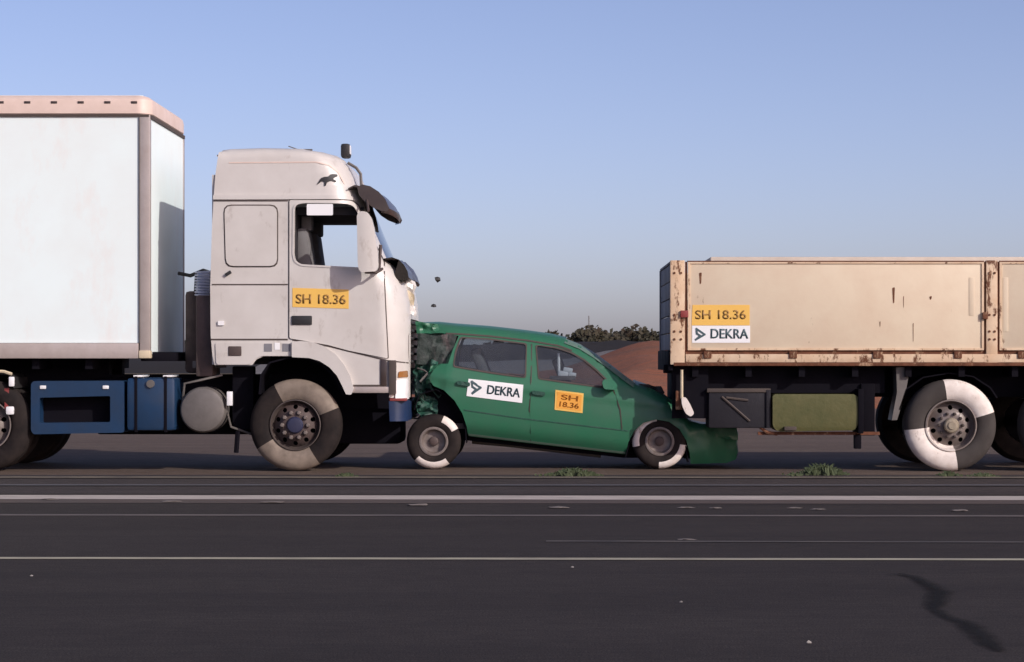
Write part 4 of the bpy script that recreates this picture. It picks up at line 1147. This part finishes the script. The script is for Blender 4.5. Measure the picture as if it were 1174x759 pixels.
# chassis
for y in (.55, 1.75):
    finish('chassis_beam', box(P(800, 0)[0], XE, y, y + .16, P(0, 456)[1], P(0, 414.5)[1]), M['chassis'], D)
for k in range(12):
    x = X0 + .25 + k * .6
    finish('cross_member', box(x, x + .07, .05, 2.45, P(0, 432)[1], P(0, 420)[1]), M['chassis'], D)
finish('front_sun_block', pbox(771, 420.5, 813, 480, .11, .14), M['chassis'], D)  # dark plate added to keep sun patches off the car's front wing
finish('side_sun_block', box(P(813, 0)[0], P(1018, 0)[0], .24, .28, P(0, 451)[1], P(0, 420.5)[1]), M['chassis'], D)  # added plate, stops sunlight entering between side rail and tool box
finish('underrun_plate', box(P(775, 0)[0], P(812, 0)[0], .75, 1.9, P(0, 470)[1], P(0, 420)[1], .02), M['chassis'], D)
# pale pole and hanging broken lamp at the corner
finish('pole', tube([(P(781.8, 0)[0], .04, P(0, 424)[1]), (P(781.8, 0)[0], .04, P(0, 457)[1])], .017, 8), M['pale'], D)
hl = finish('hanging_lamp', sheet(rounded(L([(781, 456), (786, 455), (791, 463), (796, 474), (792, 478), (786, 474), (782, 465)]), .02, 2), (), flatY(-.02), .06), M['chalk'], D)
finish('lamp_mount', pbox(775, 448, 783, 470, .05, .15, .01), M['rust'], D)
# dark tool box with brace
tb = finish('tool_box', pbox(813, 447, 882, 491, .06, .6, .02), M['boxgrey'], D)
finish('box_rim', pbox(811, 445.5, 884, 450, .045, .62, .008), M['seal'], tb)
bm = bmesh.new()
for a, b, c, d in ((828, 455, 860, 483), (833, 456, 858, 459)):
    pa, pb = P(a, b), P(c, d); a_tube(bm, [(pa[0], .055, pa[1]), (pb[0], .055, pb[1])], .014, 6)
finish('box_brace', bm, M['seal'], tb)
finish('box_post', pbox(879, 447, 884, 491, .04, .08, .004), M['boxgrey'], tb)
# olive tank
tk = finish('side_tank', sheet(rounded(L([(886, 454), (889, 452), (980, 452), (985, 456), (984, 487), (980, 493.5), (892, 495), (886, 489)]), .05, 4), (), lambda x, z: .03 - .022 * math.sin(max(0, min(1, (z - .45) / .42)) * math.pi) ** .35, .5, (), frange(.45, .87, 16)), M['olive'], D)
finish('tank_outlet', pbox(899, 489, 913, 493.5, -.03, .02, .006), M['seal'], tk)
finish('tank_strap', pbox(984, 446, 990, 497, -.01, .5, .006), M['chassis'], D)
finish('tank_cradle', box(P(870, 0)[0], P(1010, 0)[0], .1, .16, P(0, 499)[1], P(0, 495.5)[1]), M['rust'], D)
finish('cradle_bracket', tube([(P(870, 0)[0], .1, P(0, 488)[1]), (P(880, 0)[0], .08, P(0, 496)[1]), (P(892, 0)[0], .08, P(0, 498)[1])], .02, 6), M['rust'], D)
finish('support_leg', pbox(981, 497, 989, 515, .1, .2, .01), M['chassis'], D)
finish('support_leg', box(P(990, 0)[0], P(1006, 0)[0], .2, .3, P(0, 500)[1], P(0, 440)[1], .01), M['chassis'], D)
finish('mud_flap_bar', sheet(L([(1029, 421), (1045, 421), (1040, 450), (1030, 482), (1024, 482), (1030, 450)]), (), flatY(.1), .3), M['galv'], D)
fd = strip(L([(1032, 470), (1040, 446), (1060, 432), (1090, 427), (1118, 431), (1138, 444), (1146, 456)]), lambda x, z: .10, .45, (0, 0), 3, .015)
finish('mudguard', fd, M['chassis'], D)
finish('axle', tube([(P(1091, 0)[0], .3, .515), (P(1091, 0)[0], 2.2, .515)], .07, 10), M['chassis'], D)
finish('axle', tube([(P(1224, 0)[0], .3, .515), (P(1224, 0)[0], 2.2, .515)], .07, 10), M['chassis'], D)
wh = M['chalk']
dw = truck_wheel(D, (P(1091, 0)[0], .03, .512), 'rear', [(17, 99, wh), (186, 279, wh)], tyremat=M['tyre_dusty'])
# paint splashed on to the rim flange
finish('painted_sector', lathe([(.230, .088), (.262, .068), (.268, .015), (.276, -.0125), (.292, -.0105), (.294, .008)], 64, 186, 279), wh, dw, keep=True)
d2 = truck_wheel(D, (P(1224, 0)[0], .03, .512), 'rear', [(60, 150, wh), (230, 320, wh)], tyremat=M['tyre_dusty'])
for a in (1091, 1224):
    truck_wheel(D, (P(a, 0)[0], 2.47, .512), 'rear', far=True)
# load just showing above the boards
cb = finish('ballast_block', box(P(812, 0)[0] + .06, P(1470, 0)[0], .5, 1.9, P(0, 404)[1] + .01, P(0, 294.2)[1] + .02, .02), M['cargo'], None, loc=(P(1090, 0)[0], 1.2, P(0, 404)[1]))
tag(cb, 'pale beige load whose top just shows above the dropside boards', 'load')
# stickers
sA = finish('sticker', sheet(rounded(L([(794, 349.5), (859.5, 349.5), (859.5, 373), (793, 373)]), .004, 2), (), flatY(.0025), .003), M['yellow'], sb1)
lettering('lettering', 'SH 18.36', (797, 355.5, 855, 355.5, 10.5), .002, M['yellow_dk'], sA)
sB = finish('sticker', sheet(rounded(L([(793.5, 373.4), (860, 373.4), (860, 393), (793.5, 393)]), .004, 2), (), flatY(.002), .003), M['sticker'], sb1)
lettering('lettering', 'DEKRA', (814.5, 377, 857.5, 377.3, 11), .0015, M['ink'], sB)
triangle_logo('triangle_emblem', [(798.5, 377), (808, 383.5), (797.5, 389.5), (803, 385), (799, 382.5), (798.5, 377)], .0015, sB, .022)

# ================================================================== flying shards, weeds, litter
def shard(name, label, px, py, r_, seed, group):
    bm = bmesh.new(); bmesh.ops.create_icosphere(bm, subdivisions=1, radius=r_)
    x, z = P(px, py, .4); rr = random.Random(seed)
    for v in bm.verts: v.co = Vector((v.co.x * rr.uniform(.6, 1.3) + x, v.co.y * rr.uniform(.3, .7) + .4, v.co.z * rr.uniform(.5, 1.2) + z))
    o = finish(name, bm, M['black'], None, loc=(x, .4, z), smooth=False)
    return tag(o, label, 'debris', group)
shard('debris_shard', 'larger dark fragment flying in the air ahead of the truck windscreen', 501.5, 319.5, .045, 1, 'fragments flying above the car roof')
shard('debris_shard', 'smaller slanted fragment flying just above the green car roof', 497, 350.5, .035, 2, 'fragments flying above the car roof')
m_weed = leaf_mat('weed_green', (.035, .055, .022), (.06, .075, .03))
def weed(label, px, py, wd, h, n, seed):
    x, y = gpos(px, py); rr = random.Random(seed); bm = bmesh.new()
    for i in range(n):
        bx_ = rr.gauss(0, wd * .35); by_ = rr.gauss(0, .08); a = rr.uniform(0, 6.28); l = h * rr.uniform(.4, 1) * max(.25, 1 - abs(bx_) / wd)
        dx, dy = math.cos(a) * l * .7, math.sin(a) * l * .4; ww = .012
        p = [Vector((bx_ - ww, by_, 0)), Vector((bx_ + ww, by_, 0)), Vector((bx_ + dx * .5 + ww, by_ + dy * .5, l * .7)), Vector((bx_ + dx, by_ + dy, l)), Vector((bx_ + dx * .5 - ww, by_ + dy * .5, l * .7))]
        bm.faces.new([bm.verts.new(q) for q in p])
    o = bpy.data.objects.new('weed_clump', None); C.objects.link(o); o.location = (x, y, -.002)
    lv = finish('leaves', bm, m_weed, o, keep=True, smooth=False); lv['kind'] = 'stuff'
    return tag(o, label, 'weed', 'weeds growing in the pavement joint')
weed('flat spread of green weed in front of the green car sills', 657, 545, .40, .10, 260, 1)
weed('bushier green weed on the pavement between the olive tank and the chalked wheel', 943, 544, .34, .15, 260, 2)
weed('small weed in front of the chalked trailer wheel', 1088, 545, .16, .06, 80, 3)
weed('low sparse weed in the joint at right of the chalked wheel', 1128, 546, .22, .05, 80, 4)
weed('small weed in front of the truck front wheel', 396, 546, .16, .05, 70, 5)
weed('tiny weed left of the bushier weed', 912, 545, .12, .04, 40, 6)
LT = [(480, 580, .10, 'pale flake on the asphalt below the truck bumper'), (640, 583, .09, 'pale flake on the asphalt below the middle of the car'), (786, 583, .07, 'pale flake on the asphalt below the car nose'),
      (820, 583.5, .06, 'pale flake right of the one below the car nose'), (911, 583.5, .06, 'small pale flake below the dropside tank, left one of two'), (938, 585, .06, 'small pale flake below the dropside tank, right one of two'), (1100, 586.5, .08, 'pale flake on the asphalt below the chalked wheel'),
      (787, 620, .06, 'flake just above the yellow line near its middle'), (56, 573.5, .08, 'flake beside the white strip at far left'), (197, 576, .09, 'flake beside the white strip below the blue fuel tank'), (312, 577, .10, 'flake beside the white strip below the truck front wheel'),
      (656, 652, .011, 'tiny stone just below the yellow line'), (781, 692, .010, 'tiny stone on the dark asphalt right of centre'), (927, 739, .015, 'bright stone near the lower edge of the photo'), (36, 662, .012, 'tiny stone at the far left below the yellow line')]
M['stone'] = paint('stone_grey', (.30, .28, .26), .8, amount=.5, scale=20, bump=0)
M['flake'] = paint('litter_grey', (.15, .13, .12), .8, amount=.6, scale=20, bump=0)
for i, (a, b, s_, lab) in enumerate(LT):
    x, y = gpos(a, b); bm = bmesh.new(); rr = random.Random(i)
    bmesh.ops.create_icosphere(bm, subdivisions=2 if s_ > .03 else 1, radius=1)
    for v in bm.verts:
        q = 1 + .5 * noise.noise(v.co * 1.7 + Vector((i, 0, 0)))
        v.co = Vector((v.co.x * s_ * q, v.co.y * s_ * .5 * q, max(-.1, v.co.z) * (s_ * .12 if s_ > .03 else s_ * .7) * q))
    o = finish('pebble' if s_ < .03 else 'litter_flake', bm, M['flake'] if s_ > .03 else M['stone'], None, keep=True)
    o.location = (x, y, .008); tag(o, lab, 'stone' if s_ < .03 else 'litter', 'bits lying on the asphalt')
